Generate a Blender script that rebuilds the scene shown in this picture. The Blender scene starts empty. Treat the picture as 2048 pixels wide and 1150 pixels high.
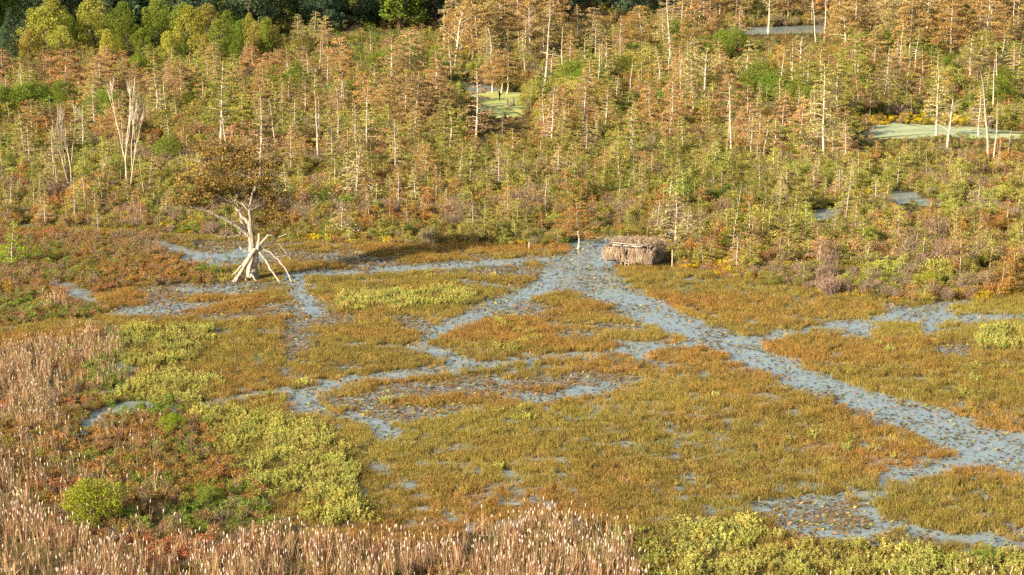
import bpy, math, random
import numpy as np
from mathutils import Vector, Matrix

# ------------------------------------------------------------------ camera, sky, sun, exposure
scene = bpy.context.scene
COL = scene.collection
CAM_H, F_PX, HORIZON = 35.0, 4000.0, -250.0          # metres, focal length and horizon row on a 2048 wide frame
PITCH = math.atan((575 - HORIZON) / F_PX)
cam_data = bpy.data.cameras.new("camera")
cam_data.sensor_width = 36.0
cam_data.lens = F_PX * 36.0 / 2048.0
cam_data.clip_start, cam_data.clip_end = 1.0, 20000.0
cam = bpy.data.objects.new("camera", cam_data)
cam.location = (0, 0, CAM_H)
cam.rotation_euler = (math.pi / 2 - PITCH, 0, 0)
COL.objects.link(cam)
scene.camera = cam

SUN_DIR = np.array([0.80, 0.60])                     # the way shadows fall on the ground
SUN_DIR = SUN_DIR / np.linalg.norm(SUN_DIR)
SUN_EL = math.radians(23)
world = bpy.data.worlds.new("World")
scene.world = world
world.use_nodes = True
wn = world.node_tree
bg = wn.nodes["Background"]
sky = wn.nodes.new("ShaderNodeTexSky")
sky.sky_type = "NISHITA"
sky.sun_disc = False
sky.sun_elevation = SUN_EL
sky.sun_rotation = math.atan2(-SUN_DIR[0], -SUN_DIR[1])
sky.air_density, sky.dust_density, sky.ozone_density = 1.0, 2.5, 0.7
wn.links.new(sky.outputs[0], bg.inputs[0])
bg.inputs[1].default_value = 0.088
sun_data = bpy.data.lights.new("sun", "SUN")
sun_data.energy = 4.9
sun_data.angle = math.radians(0.5)
sun_data.color = (1.0, 0.87, 0.68)
sun = bpy.data.objects.new("sun", sun_data)
light_vec = Vector((SUN_DIR[0] * math.cos(SUN_EL), SUN_DIR[1] * math.cos(SUN_EL), -math.sin(SUN_EL)))
sun.rotation_euler = light_vec.to_track_quat("-Z", "Y").to_euler()
sun.location = (-80, -60, 90)
COL.objects.link(sun)
scene.view_settings.view_transform = "Standard"
scene.view_settings.look = "None"
scene.view_settings.gamma = 1.0
scene.view_settings.use_curve_mapping = False
scene.view_settings.exposure = 1.2
cy = scene.cycles
cy.max_bounces, cy.diffuse_bounces, cy.glossy_bounces = 4, 3, 2
cy.transmission_bounces, cy.transparent_max_bounces = 3, 4
cy.caustics_reflective = cy.caustics_refractive = False
cy.use_denoising = False
cy.filter_width = 1.5

RNG = np.random.default_rng(7)
random.seed(7)

# ------------------------------------------------------------------ geometry helpers
CP, SP = math.cos(PITCH), math.sin(PITCH)


def at(px, py, z=0.0):
    """Ground point seen at a photo pixel (2048 x 1150)."""
    u, v = (np.asarray(px, float) - 1024) / F_PX, (575 - np.asarray(py, float)) / F_PX
    dy, dz = CP + v * SP, -SP + v * CP
    t = (z - CAM_H) / dz
    return np.stack([u * t, dy * t, np.zeros_like(t) + z], -1)


def to_px(X, Y, Z=0.0):
    d = Y * CP - (Z - CAM_H) * SP
    return 1024 + F_PX * X / d, 575 - F_PX * (Y * SP + (Z - CAM_H) * CP) / d


def px_per_m(py):
    p = at(1024, py)
    return F_PX / (p[1] * CP + CAM_H * SP)


def _hash(ix, iy, seed):
    h = (ix.astype(np.int64) * 374761393 + iy.astype(np.int64) * 668265263 + seed * 974711) & 0x7FFFFFFF
    h = ((h ^ (h >> 13)) * 1274126177) & 0x7FFFFFFF
    return ((h ^ (h >> 16)) & 0xFFFFFF) / float(0xFFFFFF)


def noise(x, y, size, seed=0, octaves=3):
    x, y = np.asarray(x, float) / size, np.asarray(y, float) / size
    out, amp, tot = 0.0, 1.0, 0.0
    for o in range(octaves):
        ix, iy = np.floor(x), np.floor(y)
        fx, fy = x - ix, y - iy
        fx, fy = fx * fx * (3 - 2 * fx), fy * fy * (3 - 2 * fy)
        a, b = _hash(ix, iy, seed + o), _hash(ix + 1, iy, seed + o)
        c, d = _hash(ix, iy + 1, seed + o), _hash(ix + 1, iy + 1, seed + o)
        out = out + amp * ((a * (1 - fx) + b * fx) * (1 - fy) + (c * (1 - fx) + d * fx) * fy)
        tot += amp
        amp *= 0.5
        x, y = x * 2.03 + 17.1, y * 2.03 + 5.7
    return out / tot


def smooth(a, b, x):
    t = np.clip((x - a) / (b - a), 0, 1)
    return t * t * (3 - 2 * t)


def in_poly(px, py, poly):
    px, py = np.asarray(px, float), np.asarray(py, float)
    inside = np.zeros(px.shape, bool)
    n = len(poly)
    for i in range(n):
        x1, y1 = poly[i]
        x2, y2 = poly[(i + 1) % n]
        if y1 == y2:
            continue
        c = ((y1 > py) != (y2 > py)) & (px < (x2 - x1) * (py - y1) / (y2 - y1) + x1)
        inside ^= c
    return inside


class MB:
    """Collects tubes, leaves and boxes, then builds one mesh."""

    def __init__(self):
        self.v, self.f3, self.f4, self.m3, self.m4, self.var = [], [], [], [], [], []
        self.n = 0

    def add(self, verts, tris=None, quads=None, mat=0, var=None):
        verts = np.asarray(verts, float).reshape(-1, 3)
        if tris is not None and len(tris):
            t = np.asarray(tris, int).reshape(-1, 3) + self.n
            self.f3.append(t)
            self.m3.append(np.full(len(t), mat))
        if quads is not None and len(quads):
            q = np.asarray(quads, int).reshape(-1, 4) + self.n
            self.f4.append(q)
            self.m4.append(np.full(len(q), mat))
        self.v.append(verts)
        self.var.append(np.full(len(verts), 0.5) if var is None else np.asarray(var, float))
        self.n += len(verts)

    def tube(self, pts, rad, sides=5, mat=0, var=0.5, cap=True):
        pts = np.asarray(pts, float)
        rad = np.asarray(rad, float) * np.ones(len(pts))
        k = len(pts)
        tan = np.gradient(pts, axis=0)
        tan /= np.linalg.norm(tan, axis=1)[:, None] + 1e-9
        ref = np.array([0, 0, 1.0]) if abs(tan[0][2]) < 0.8 else np.array([1.0, 0, 0])
        a = np.cross(tan, ref)
        a /= np.linalg.norm(a, axis=1)[:, None] + 1e-9
        b = np.cross(tan, a)
        th = np.arange(sides) * 2 * math.pi / sides
        ring = pts[:, None, :] + rad[:, None, None] * (a[:, None, :] * np.cos(th)[None, :, None] + b[:, None, :] * np.sin(th)[None, :, None])
        q = []
        for i in range(k - 1):
            for j in range(sides):
                j2 = (j + 1) % sides
                q.append((i * sides + j, i * sides + j2, (i + 1) * sides + j2, (i + 1) * sides + j))
        verts = ring.reshape(-1, 3)
        tris = []
        if cap:
            verts = np.vstack([verts, pts[-1]])
            for j in range(sides):
                tris.append(((k - 1) * sides + j, (k - 1) * sides + (j + 1) % sides, k * sides))
        self.add(verts, tris, q, mat, np.full(len(verts), var))

    def leaves(self, c, d, L, W, mat=0, rng=RNG, flat=0.0, var=None):
        """Pointed leaf quads at centres c along d; flat pulls their faces to the horizontal."""
        c, d = np.asarray(c, float), np.asarray(d, float)
        n = len(c)
        d = d / (np.linalg.norm(d, axis=1)[:, None] + 1e-9)
        r = rng.normal(size=(n, 3)) * (1 - flat)
        r[:, 2] += flat * 2
        s = np.cross(d, r)
        s /= np.linalg.norm(s, axis=1)[:, None] + 1e-9
        L = (np.zeros(n) + L)[:, None]
        W = (np.zeros(n) + W)[:, None]
        v = np.empty((n, 4, 3))
        v[:, 0] = c - d * L * 0.5
        v[:, 1] = c + s * W * 0.5 + d * L * 0.05
        v[:, 2] = c + d * L * 0.5
        v[:, 3] = c - s * W * 0.5 + d * L * 0.05
        if var is None:
            var = rng.random(n)
        self.add(v.reshape(-1, 3), None, np.arange(4 * n).reshape(n, 4), mat, np.repeat(var, 4))

    def blades(self, base, tip, w, mat=0, rng=RNG, var=None, bend=None):
        """Tapered grass blades: a quad and a tip triangle each."""
        base, tip = np.asarray(base, float), np.asarray(tip, float)
        n = len(base)
        d = tip - base
        th = rng.random(n) * math.pi
        s = np.stack([np.cos(th), np.sin(th), np.zeros(n)], -1)
        w = (np.zeros(n) + w)[:, None]
        mid = base + d * 0.55
        if bend is not None:
            mid = mid + bend
        v = np.empty((n, 5, 3))
        v[:, 0], v[:, 1] = base - s * w * 0.5, base + s * w * 0.5
        v[:, 2], v[:, 3] = mid + s * w * 0.42, mid - s * w * 0.42
        v[:, 4] = tip
        i = np.arange(n)[:, None] * 5
        if var is None:
            var = rng.random(n)
        self.add(v.reshape(-1, 3), i + np.array([[3, 2, 4]]), i + np.array([[0, 1, 2, 3]]), mat, np.repeat(var, 5))

    def box(self, c, size, R=None, mat=0, var=0.5):
        c, h = np.asarray(c, float), np.asarray(size, float) / 2
        v = np.array([(x, y, z) for x in (-1, 1) for y in (-1, 1) for z in (-1, 1)]) * h
        if R is not None:
            v = v @ np.asarray(R).T
        self.add(v + c, None, [(0, 1, 3, 2), (4, 6, 7, 5), (0, 4, 5, 1), (2, 3, 7, 6), (0, 2, 6, 4), (1, 5, 7, 3)], mat, np.full(8, var))

    def mesh(self, name, mats, smooth_shade=False):
        me = bpy.data.meshes.new(name)
        v = np.vstack(self.v)
        f3 = np.vstack(self.f3) if self.f3 else np.zeros((0, 3), int)
        f4 = np.vstack(self.f4) if self.f4 else np.zeros((0, 4), int)
        me.vertices.add(len(v))
        me.vertices.foreach_set("co", v.ravel())
        me.loops.add(f3.size + f4.size)
        me.loops.foreach_set("vertex_index", np.concatenate([f3.ravel(), f4.ravel()]).astype(np.int32))
        me.polygons.add(len(f3) + len(f4))
        starts = np.concatenate([np.arange(len(f3)) * 3, f3.size + np.arange(len(f4)) * 4])
        me.polygons.foreach_set("loop_start", starts.astype(np.int32))
        mi = np.concatenate([np.concatenate(self.m3) if self.m3 else np.zeros(0), np.concatenate(self.m4) if self.m4 else np.zeros(0)])
        me.polygons.foreach_set("material_index", mi.astype(np.int32))
        if smooth_shade:
            me.polygons.foreach_set("use_smooth", np.ones(len(mi), bool))
        at_ = me.attributes.new("var", "FLOAT", "POINT")
        at_.data.foreach_set("value", np.concatenate(self.var).astype(np.float32))
        me.update(calc_edges=True)
        for m in mats:
            me.materials.append(m)
        return me


def link(name, me, parent=None):
    o = bpy.data.objects.new(name, me)
    COL.objects.link(o)
    if parent is not None:
        o.parent = parent
    return o


def tag(o, label=None, cat=None, group=None, kind=None):
    if label:
        o["label"] = label
    if cat:
        o["category"] = cat
    if group:
        o["group"] = group
    if kind:
        o["kind"] = kind
    return o


# ------------------------------------------------------------------ materials
def new_mat(name):
    m = bpy.data.materials.new(name)
    m.use_nodes = True
    nt = m.node_tree
    nt.nodes.clear()
    out = nt.nodes.new("ShaderNodeOutputMaterial")
    return m, nt, out


def leaf_mat(name, source, trans=0.32, contrast=0.42, fixed=None):
    """Leaf tissue: colour from the plant (object colour or scatter attribute), varied leaf by leaf."""
    m, nt, out = new_mat(name)
    N = nt.nodes.new
    if source == "object":
        c = N("ShaderNodeObjectInfo").outputs["Color"]
    elif source == "scatter":
        a = N("ShaderNodeAttribute")
        a.attribute_type = "INSTANCER"
        a.attribute_name = "col"
        c = a.outputs["Color"]
    else:
        r = N("ShaderNodeRGB")
        r.outputs[0].default_value = (*fixed, 1)
        c = r.outputs[0]
    va = N("ShaderNodeAttribute")
    va.attribute_type = "GEOMETRY"
    va.attribute_name = "var"
    mr = N("ShaderNodeMapRange")
    mr.inputs["To Min"].default_value = 1 - contrast
    mr.inputs["To Max"].default_value = 1 + contrast
    nt.links.new(va.outputs["Fac"], mr.inputs["Value"])
    hs = N("ShaderNodeHueSaturation")
    hm = N("ShaderNodeMapRange")
    hm.inputs["To Min"].default_value = 0.485
    hm.inputs["To Max"].default_value = 0.515
    nt.links.new(va.outputs["Fac"], hm.inputs["Value"])
    nt.links.new(hm.outputs[0], hs.inputs["Hue"])
    nt.links.new(mr.outputs[0], hs.inputs["Value"])
    nt.links.new(c, hs.inputs["Color"])
    d = N("ShaderNodeBsdfDiffuse")
    t = N("ShaderNodeBsdfTranslucent")
    mx = N("ShaderNodeMixShader")
    mx.inputs[0].default_value = trans
    nt.links.new(hs.outputs[0], d.inputs[0])
    nt.links.new(hs.outputs[0], t.inputs[0])
    nt.links.new(d.outputs[0], mx.inputs[1])
    nt.links.new(t.outputs[0], mx.inputs[2])
    nt.links.new(mx.outputs[0], out.inputs[0])
    return m


def rough_mat(name, c1, c2, scale=6.0, stretch=(1, 1, 1), rough=0.9, bump=0.3, obj=False):
    m, nt, out = new_mat(name)
    N = nt.nodes.new
    tc = N("ShaderNodeTexCoord")
    mp = N("ShaderNodeMapping")
    mp.inputs["Scale"].default_value = stretch
    nz = N("ShaderNodeTexNoise")
    nz.inputs["Scale"].default_value = scale
    nz.inputs["Detail"].default_value = 5
    nt.links.new(tc.outputs["Object"], mp.inputs[0])
    nt.links.new(mp.outputs[0], nz.inputs["Vector"])
    cr = N("ShaderNodeValToRGB")
    cr.color_ramp.elements[0].position, cr.color_ramp.elements[1].position = 0.35, 0.65
    cr.color_ramp.elements[0].color = (*c1, 1)
    cr.color_ramp.elements[1].color = (*c2, 1)
    nt.links.new(nz.outputs["Fac"], cr.inputs[0])
    b = N("ShaderNodeBsdfPrincipled")
    b.inputs["Roughness"].default_value = rough
    b.inputs["Specular IOR Level"].default_value = 0.15
    c = cr.outputs[0]
    if obj:
        oi = N("ShaderNodeObjectInfo")
        mxc = N("ShaderNodeMix")
        mxc.data_type = "RGBA"
        mxc.blend_type = "MULTIPLY"
        mxc.inputs["Factor"].default_value = 1
        nt.links.new(c, mxc.inputs["A"])
        nt.links.new(oi.outputs["Color"], mxc.inputs["B"])
        c = mxc.outputs["Result"]
    nt.links.new(c, b.inputs["Base Color"])
    if bump:
        bp = N("ShaderNodeBump")
        bp.inputs["Strength"].default_value = bump
        bp.inputs["Distance"].default_value = 0.05
        nt.links.new(nz.outputs["Fac"], bp.inputs["Height"])
        nt.links.new(bp.outputs[0], b.inputs["Normal"])
    nt.links.new(b.outputs[0], out.inputs[0])
    return m


M_LEAF = leaf_mat("leaf", "object")
M_LEAF_S = leaf_mat("scattered_leaf", "scatter")
M_BLADE_S = leaf_mat("scattered_blade", "scatter", 0.3, 0.45)
M_PALE = rough_mat("pale_bark", (0.40, 0.325, 0.24), (0.60, 0.51, 0.40), 3, (1, 1, 0.3), obj=True)
M_TWIG = leaf_mat("pale_twig", None, 0.0, 0.3, (0.50, 0.42, 0.31))
M_BARK = rough_mat("brown_bark", (0.13, 0.10, 0.075), (0.24, 0.19, 0.14), 3, (1, 1, 0.3))
M_STEM = leaf_mat("dull_stem", None, 0.0, 0.4, (0.21, 0.15, 0.10))
M_PURPLE = leaf_mat("mauve_twig", None, 0.0, 0.4, (0.27, 0.195, 0.145))
M_STALK = leaf_mat("cattail_stalk", "object", 0.15, 0.4)
M_STALK_S = leaf_mat("scattered_cattail", "scatter", 0.15, 0.4)
M_HEAD = leaf_mat("seed_fluff", None, 0.2, 0.2, (0.68, 0.53, 0.42))
M_THATCH = leaf_mat("thatch", None, 0.03, 0.5, (0.40, 0.30, 0.205))
M_DARKWALL = rough_mat("weathered_dark_board", (0.05, 0.042, 0.035), (0.09, 0.075, 0.06), 5)
M_PLANK = rough_mat("weathered_plank", (0.42, 0.34, 0.27), (0.62, 0.53, 0.44), 5, (1, 8, 8))
M_POST = rough_mat("grey_post", (0.22, 0.17, 0.13), (0.36, 0.29, 0.22), 6, (1, 1, 0.3))
M_GNARL = rough_mat("grey_cypress_bark", (0.17, 0.135, 0.10), (0.58, 0.48, 0.37), 4.5, (2.6, 2.6, 0.25), bump=1.0)


def ground_material():
    m, nt, out = new_mat("marsh_soil")
    N = nt.nodes.new
    tc = N("ShaderNodeTexCoord")
    n1 = N("ShaderNodeTexNoise")
    n1.inputs["Scale"].default_value = 0.35
    n1.inputs["Detail"].default_value = 8
    n2 = N("ShaderNodeTexNoise")
    n2.inputs["Scale"].default_value = 6
    n2.inputs["Detail"].default_value = 6
    for n in (n1, n2):
        nt.links.new(tc.outputs["Object"], n.inputs["Vector"])
    cr = N("ShaderNodeValToRGB")
    e = cr.color_ramp.elements
    e[0].position, e[1].position = 0.35, 0.65
    e[0].color, e[1].color = (0.075, 0.06, 0.022, 1), (0.12, 0.09, 0.032, 1)
    nt.links.new(n1.outputs["Fac"], cr.inputs[0])
    mx = N("ShaderNodeMix")
    mx.data_type = "RGBA"
    mx.blend_type = "OVERLAY"
    mx.inputs["Factor"].default_value = 0.7
    nt.links.new(cr.outputs[0], mx.inputs["A"])
    nt.links.new(n2.outputs["Color"], mx.inputs["B"])
    b = N("ShaderNodeBsdfPrincipled")
    b.inputs["Roughness"].default_value = 0.95
    b.inputs["Specular IOR Level"].default_value = 0.1
    bp = N("ShaderNodeBump")
    bp.inputs["Strength"].default_value = 0.6
    bp.inputs["Distance"].default_value = 0.08
    nt.links.new(n2.outputs["Fac"], bp.inputs["Height"])
    nt.links.new(bp.outputs[0], b.inputs["Normal"])
    nt.links.new(mx.outputs["Result"], b.inputs["Base Color"])
    nt.links.new(b.outputs[0], out.inputs[0])
    return m


def water_material():
    m, nt, out = new_mat("still_water")
    N = nt.nodes.new
    tc = N("ShaderNodeTexCoord")
    nz = N("ShaderNodeTexNoise")
    nz.inputs["Scale"].default_value = 1.2
    nz.inputs["Detail"].default_value = 7
    n2 = N("ShaderNodeTexNoise")
    n2.inputs["Scale"].default_value = 9
    n2.inputs["Detail"].default_value = 5
    nt.links.new(tc.outputs["Object"], nz.inputs["Vector"])
    nt.links.new(tc.outputs["Object"], n2.inputs["Vector"])
    cr = N("ShaderNodeValToRGB")
    e = cr.color_ramp.elements
    e[0].position, e[1].position = 0.38, 0.68
    e[0].color, e[1].color = (0.20, 0.24, 0.225, 1), (0.28, 0.325, 0.295, 1)
    nt.links.new(nz.outputs["Fac"], cr.inputs[0])
    rr = N("ShaderNodeMapRange")
    rr.inputs["From Min"].default_value, rr.inputs["From Max"].default_value = 0.35, 0.7
    rr.inputs["To Min"].default_value, rr.inputs["To Max"].default_value = 0.06, 0.3
    nt.links.new(nz.outputs["Fac"], rr.inputs["Value"])
    b = N("ShaderNodeBsdfPrincipled")
    b.inputs["IOR"].default_value = 1.33
    nt.links.new(rr.outputs[0], b.inputs["Roughness"])
    bp = N("ShaderNodeBump")
    bp.inputs["Strength"].default_value = 0.05
    bp.inputs["Distance"].default_value = 0.02
    nt.links.new(n2.outputs["Fac"], bp.inputs["Height"])
    nt.links.new(bp.outputs[0], b.inputs["Normal"])
    nt.links.new(cr.outputs[0], b.inputs["Base Color"])
    nt.links.new(b.outputs[0], out.inputs[0])
    return m


M_GROUND, M_WATER = ground_material(), water_material()
M_DUCKWEED = rough_mat("duckweed", (0.33, 0.36, 0.09), (0.50, 0.51, 0.18), 0.35, bump=0.05, rough=0.7)
M_PALEWEED = rough_mat("pale_duckweed", (0.32, 0.37, 0.17), (0.48, 0.51, 0.28), 0.3, bump=0.05, rough=0.6)

# ------------------------------------------------------------------ the layout of the marsh, measured on the photograph
# channels: (photo pixel, half width in metres)
CHANNELS = [
    [(1195, 480, 2.0), (1185, 510, 2.2), (1165, 540, 2.8), (1195, 575, 2.5), (1255, 603, 2.3), (1315, 633, 2.2), (1380, 660, 2.0), (1450, 683, 1.9),
     (1530, 722, 1.5), (1600, 755, 1.6), (1700, 790, 1.6), (1800, 818, 1.7), (1900, 855, 2.2), (1980, 895, 2.7), (2060, 915, 3.0), (2220, 960, 3.0)],
    [(1140, 520, 1.8), (1130, 550, 2.0), (1095, 578, 1.5), (1030, 595, 1.2), (965, 622, 1.0), (900, 650, 0.9), (860, 675, 0.6), (845, 688, 0.4), (880, 702, 0.5), (915, 722, 0.6)],
    [(425, 804, 0.55), (540, 791, 0.75), (600, 783, 0.8), (650, 773, 0.7), (720, 760, 0.8), (800, 750, 0.8), (900, 737, 0.9), (1000, 725, 0.7), (1100, 718, 0.6),
     (1200, 708, 0.6), (1300, 697, 0.7), (1400, 688, 0.8), (1450, 683, 1.0)],
    [(1440, 684, 0.9), (1520, 676, 0.55), (1600, 661, 0.5), (1680, 655, 0.7), (1750, 645, 0.8), (1840, 632, 1.7), (1900, 640, 1.1), (2050, 636, 0.7), (2250, 632, 0.7)],
    [(1765, 609, 0.3), (1830, 628, 1.2)], [(1840, 630, 1.2), (1880, 619, 0.8), (1915, 606, 0.5)], [(1838, 640, 0.5), (1872, 672, 0.3)],
    [(1575, 635, 0.3), (1640, 642, 0.4), (1655, 655, 0.5)], [(1690, 655, 0.5), (1726, 676, 0.5)],
    [(580, 549, 0.8), (680, 546, 1.0), (800, 541, 1.3), (900, 532, 1.5), (1000, 523, 1.2), (1100, 520, 1.6), (1180, 512, 1.8)],
    [(910, 562, 0.6), (1000, 576, 0.6), (1100, 582, 0.8)],
    [(915, 722, 1.0), (870, 706, 0.8), (820, 698, 0.6), (760, 696, 0.3), (690, 688, 0.2)],
    [(1232, 680, 0.3), (1275, 688, 0.8), (1350, 692, 0.7), (1420, 688, 0.8)], [(1262, 704, 0.5), (1280, 720, 0.5), (1322, 734, 0.4)],
    [(600, 783, 0.5), (612, 800, 0.5), (612, 822, 0.7), (680, 833, 0.5), (740, 845, 0.6), (775, 866, 0.7)],
    [(1030, 797, 0.6), (1110, 792, 1.0), (1180, 783, 0.9), (1250, 768, 0.6), (1275, 760, 0.4)],
    [(1485, 1028, 0.4), (1540, 1007, 0.7), (1590, 995, 0.8), (1660, 1000, 0.5), (1740, 985, 0.5), (1800, 955, 0.6), (1880, 938, 0.7), (1960, 920, 1.2)],
    [(1740, 985, 0.6), (1742, 1020, 0.6), (1800, 1055, 1.0), (1900, 1080, 1.0), (2060, 1090, 1.1), (2250, 1095, 1.1)], [(1590, 1060, 0.5), (1680, 1068, 0.6), (1790, 1058, 0.5)],
    [(300, 482, 0.5), (360, 505, 0.8), (430, 515, 2.0), (480, 520, 1.9), (500, 495, 0.8)], [(395, 520, 1.2), (450, 528, 1.2)],
    [(585, 548, 0.9), (600, 590, 0.8), (625, 612, 1.1), (640, 628, 0.5)], [(240, 627, 0.7), (310, 617, 1.1), (400, 612, 0.6), (470, 600, 0.4)],
    [(120, 570, 0.5), (155, 588, 0.8), (188, 602, 0.5)], [(375, 577, 0.8), (420, 578, 0.9), (480, 585, 0.7)], [(165, 858, 0.3), (210, 828, 0.6), (255, 818, 0.7), (290, 812, 0.4)],
    [(225, 735, 0.4), (250, 742, 0.7)],
    [(1755, 343, 1.0), (1785, 356, 0.8)], [(1800, 385, 0.9), (1820, 402, 2.0), (1860, 408, 1.6)], [(1612, 445, 0.6), (1640, 428, 1.4), (1672, 420, 0.7)], [(1710, 410, 0.6), (1740, 405, 0.8)],
    [(930, 172, 3.0), (950, 190, 5.0)], [(1440, 66, 5.0), (1530, 62, 8.0), (1640, 58, 9.0)], [(860, 245, 2.5), (890, 240, 2.5)], [(325, 385, 1.0), (345, 390, 1.0)],
    [(45, 455, 0.6), (60, 452, 0.7)],
]
PONDS = [  # outline in photo pixels, duckweed material
    ("duckweed", [(930, 195), (960, 186), (1000, 182), (1045, 186), (1062, 196), (1058, 212), (1045, 232), (1020, 240), (990, 236), (962, 224), (940, 210)], M_DUCKWEED),
    ("pale_duckweed", [(1712, 262), (1740, 252), (1790, 246), (1850, 250), (1930, 252), (2000, 260), (2045, 264), (2075, 268), (2050, 278), (1990, 277), (1900, 275), (1800, 277), (1740, 276)], M_PALEWEED),
    ("pale_duckweed", [(1760, 60), (1790, 52), (1850, 58), (1900, 70), (1850, 76), (1790, 74)], M_PALEWEED),
]
# edge between the open marsh (below) and the thicket
EDGE = [(-400, 470), (0, 452), (100, 455), (280, 466), (450, 474), (620, 482), (780, 492), (950, 492), (1100, 494), (1160, 492), (1178, 470), (1230, 470), (1250, 500), (1330, 528),
        (1450, 556), (1560, 574), (1660, 592), (1760, 602), (1850, 608), (1950, 598), (2060, 590), (2450, 580)]
P_CATTAIL = [(-150, 900), (0, 880), (80, 935), (130, 1010), (260, 1035), (420, 1020), (600, 1045), (700, 1055), (860, 1035), (950, 1015), (1120, 1012), (1235, 1002), (1280, 1060), (1300, 1120),
             (1450, 1142), (1700, 1130), (1850, 1118), (2250, 1118), (2400, 1300), (-350, 1300)]
P_CATTAIL_LEFT = [(-150, 668), (0, 655), (120, 640), (235, 636), (230, 690), (195, 740), (150, 770), (90, 800), (-150, 810)]
P_CATTAIL_TUFT = [(78, 582), (100, 572), (140, 575), (138, 600), (90, 604)]
P_WEEDS = [
    [(245, 650), (330, 640), (420, 648), (415, 690), (400, 715), (300, 722), (240, 735)],
    [(215, 765), (260, 742), (420, 742), (450, 765), (400, 795), (300, 808), (200, 800)],
    [(395, 812), (520, 818), (620, 834), (690, 870), (700, 940), (745, 1045), (640, 1048), (520, 985), (470, 940), (440, 880)],
    [(1275, 1052), (1350, 1042), (1470, 1036), (1560, 1055), (1640, 1078), (1790, 1085), (1900, 1098), (2250, 1105), (2300, 1160), (1280, 1180)],
    [(660, 585), (770, 570), (905, 568), (960, 585), (940, 605), (800, 606), (690, 604)],
    [(1950, 650), (2080, 640), (2250, 660), (2200, 690), (1960, 685)],
]
P_GREEN = [[(175, 720), (215, 650), (255, 650), (240, 700), (260, 750), (250, 790), (190, 775)], [(205, 800), (300, 785), (365, 800), (380, 815), (240, 822)], [(1880, 1105), (2100, 1085), (2250, 1100), (2100, 1128)]]
P_SPARSE = [  # open water with floating leaves and thin growth
    [(560, 640), (700, 610), (850, 640), (900, 680), (870, 735), (700, 745), (560, 725)], [(930, 640), (1060, 595), (1200, 600), (1300, 660), (1250, 700), (1080, 706), (960, 700)],
    [(230, 575), (420, 560), (600, 570), (650, 625), (450, 640), (230, 632)], [(640, 790), (830, 760), (1000, 745), (1010, 800), (830, 850), (660, 850)],
    [(1000, 760), (1280, 735), (1290, 775), (1100, 812), (1000, 805)], [(570, 490), (820, 505), (980, 510), (1120, 545), (1100, 582), (960, 570), (760, 560), (590, 552)],
    [(1480, 1010), (1650, 985), (1850, 1040), (2100, 1060), (2250, 1100), (1850, 1110), (1560, 1065)], [(380, 480), (620, 485), (560, 530), (480, 545), (385, 530)],
    [(1840, 905), (1960, 880), (2100, 930), (2150, 960), (1960, 945)], [(1880, 655), (1960, 690), (1930, 720), (1830, 690)], [(1480, 700), (1620, 760), (1800, 820), (1930, 860), (1900, 890), (1740, 840), (1560, 770)],
]
P_LOWLEFT = [(-200, 470), (0, 462), (280, 470), (380, 482), (400, 520), (450, 548), (420, 568), (250, 572), (150, 600), (230, 632), (120, 642), (0, 655), (-200, 660)]
P_LEFTSCRUB = [(-200, 800), (90, 795), (160, 790), (210, 830), (380, 825), (440, 880), (480, 960), (560, 1050), (600, 1105), (420, 1085), (260, 1100), (130, 1075), (80, 1000), (0, 945), (-200, 960)]


def lower(polys, dy):
    return [[(x, y + dy) for x, y in p] for p in polys]


P_CATTAIL, P_CATTAIL_LEFT, P_CATTAIL_TUFT = lower([P_CATTAIL], 62)[0], lower([P_CATTAIL_LEFT], 42)[0], lower([P_CATTAIL_TUFT], 22)[0]
P_WEEDS, P_GREEN = lower(P_WEEDS, 14), lower(P_GREEN, 16)


def poly_world(poly):
    p = np.array(poly, float)
    return at(p[:, 0], p[:, 1])[:, :2]


def channel_margin(X, Y):
    """Metres inside a channel (positive) or outside (negative)."""
    best = np.full(X.shape, -50.0)
    for ch in CHANNELS:
        c = np.array(ch, float)
        w = at(c[:, 0], c[:, 1])[:, :2]
        wd = np.where(c[:, 2] < 1.4, c[:, 2] * 1.12 + 0.12, c[:, 2] * 1.15)
        wd = np.where((c[:, 0] > 1480) & (c[:, 1] > 600) & (c[:, 1] < 690), c[:, 2] * 1.45 + 0.1, wd)
        wd = np.where((c[:, 1] > 980) & (c[:, 0] > 1400), c[:, 2] * 0.8, wd)
        for i in range(len(c) - 1):
            a, b = w[i], w[i + 1]
            ab = b - a
            L2 = ab @ ab + 1e-9
            t = np.clip(((X - a[0]) * ab[0] + (Y - a[1]) * ab[1]) / L2, 0, 1)
            d = np.hypot(X - a[0] - t * ab[0], Y - a[1] - t * ab[1])
            best = np.maximum(best, wd[i] + t * (wd[i + 1] - wd[i]) - d)
    for _, poly, _ in PONDS:
        px, py = to_px(X, Y)
        best = np.where(in_poly(px, py, poly), np.maximum(best, 1.0), best)
    return best


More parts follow.
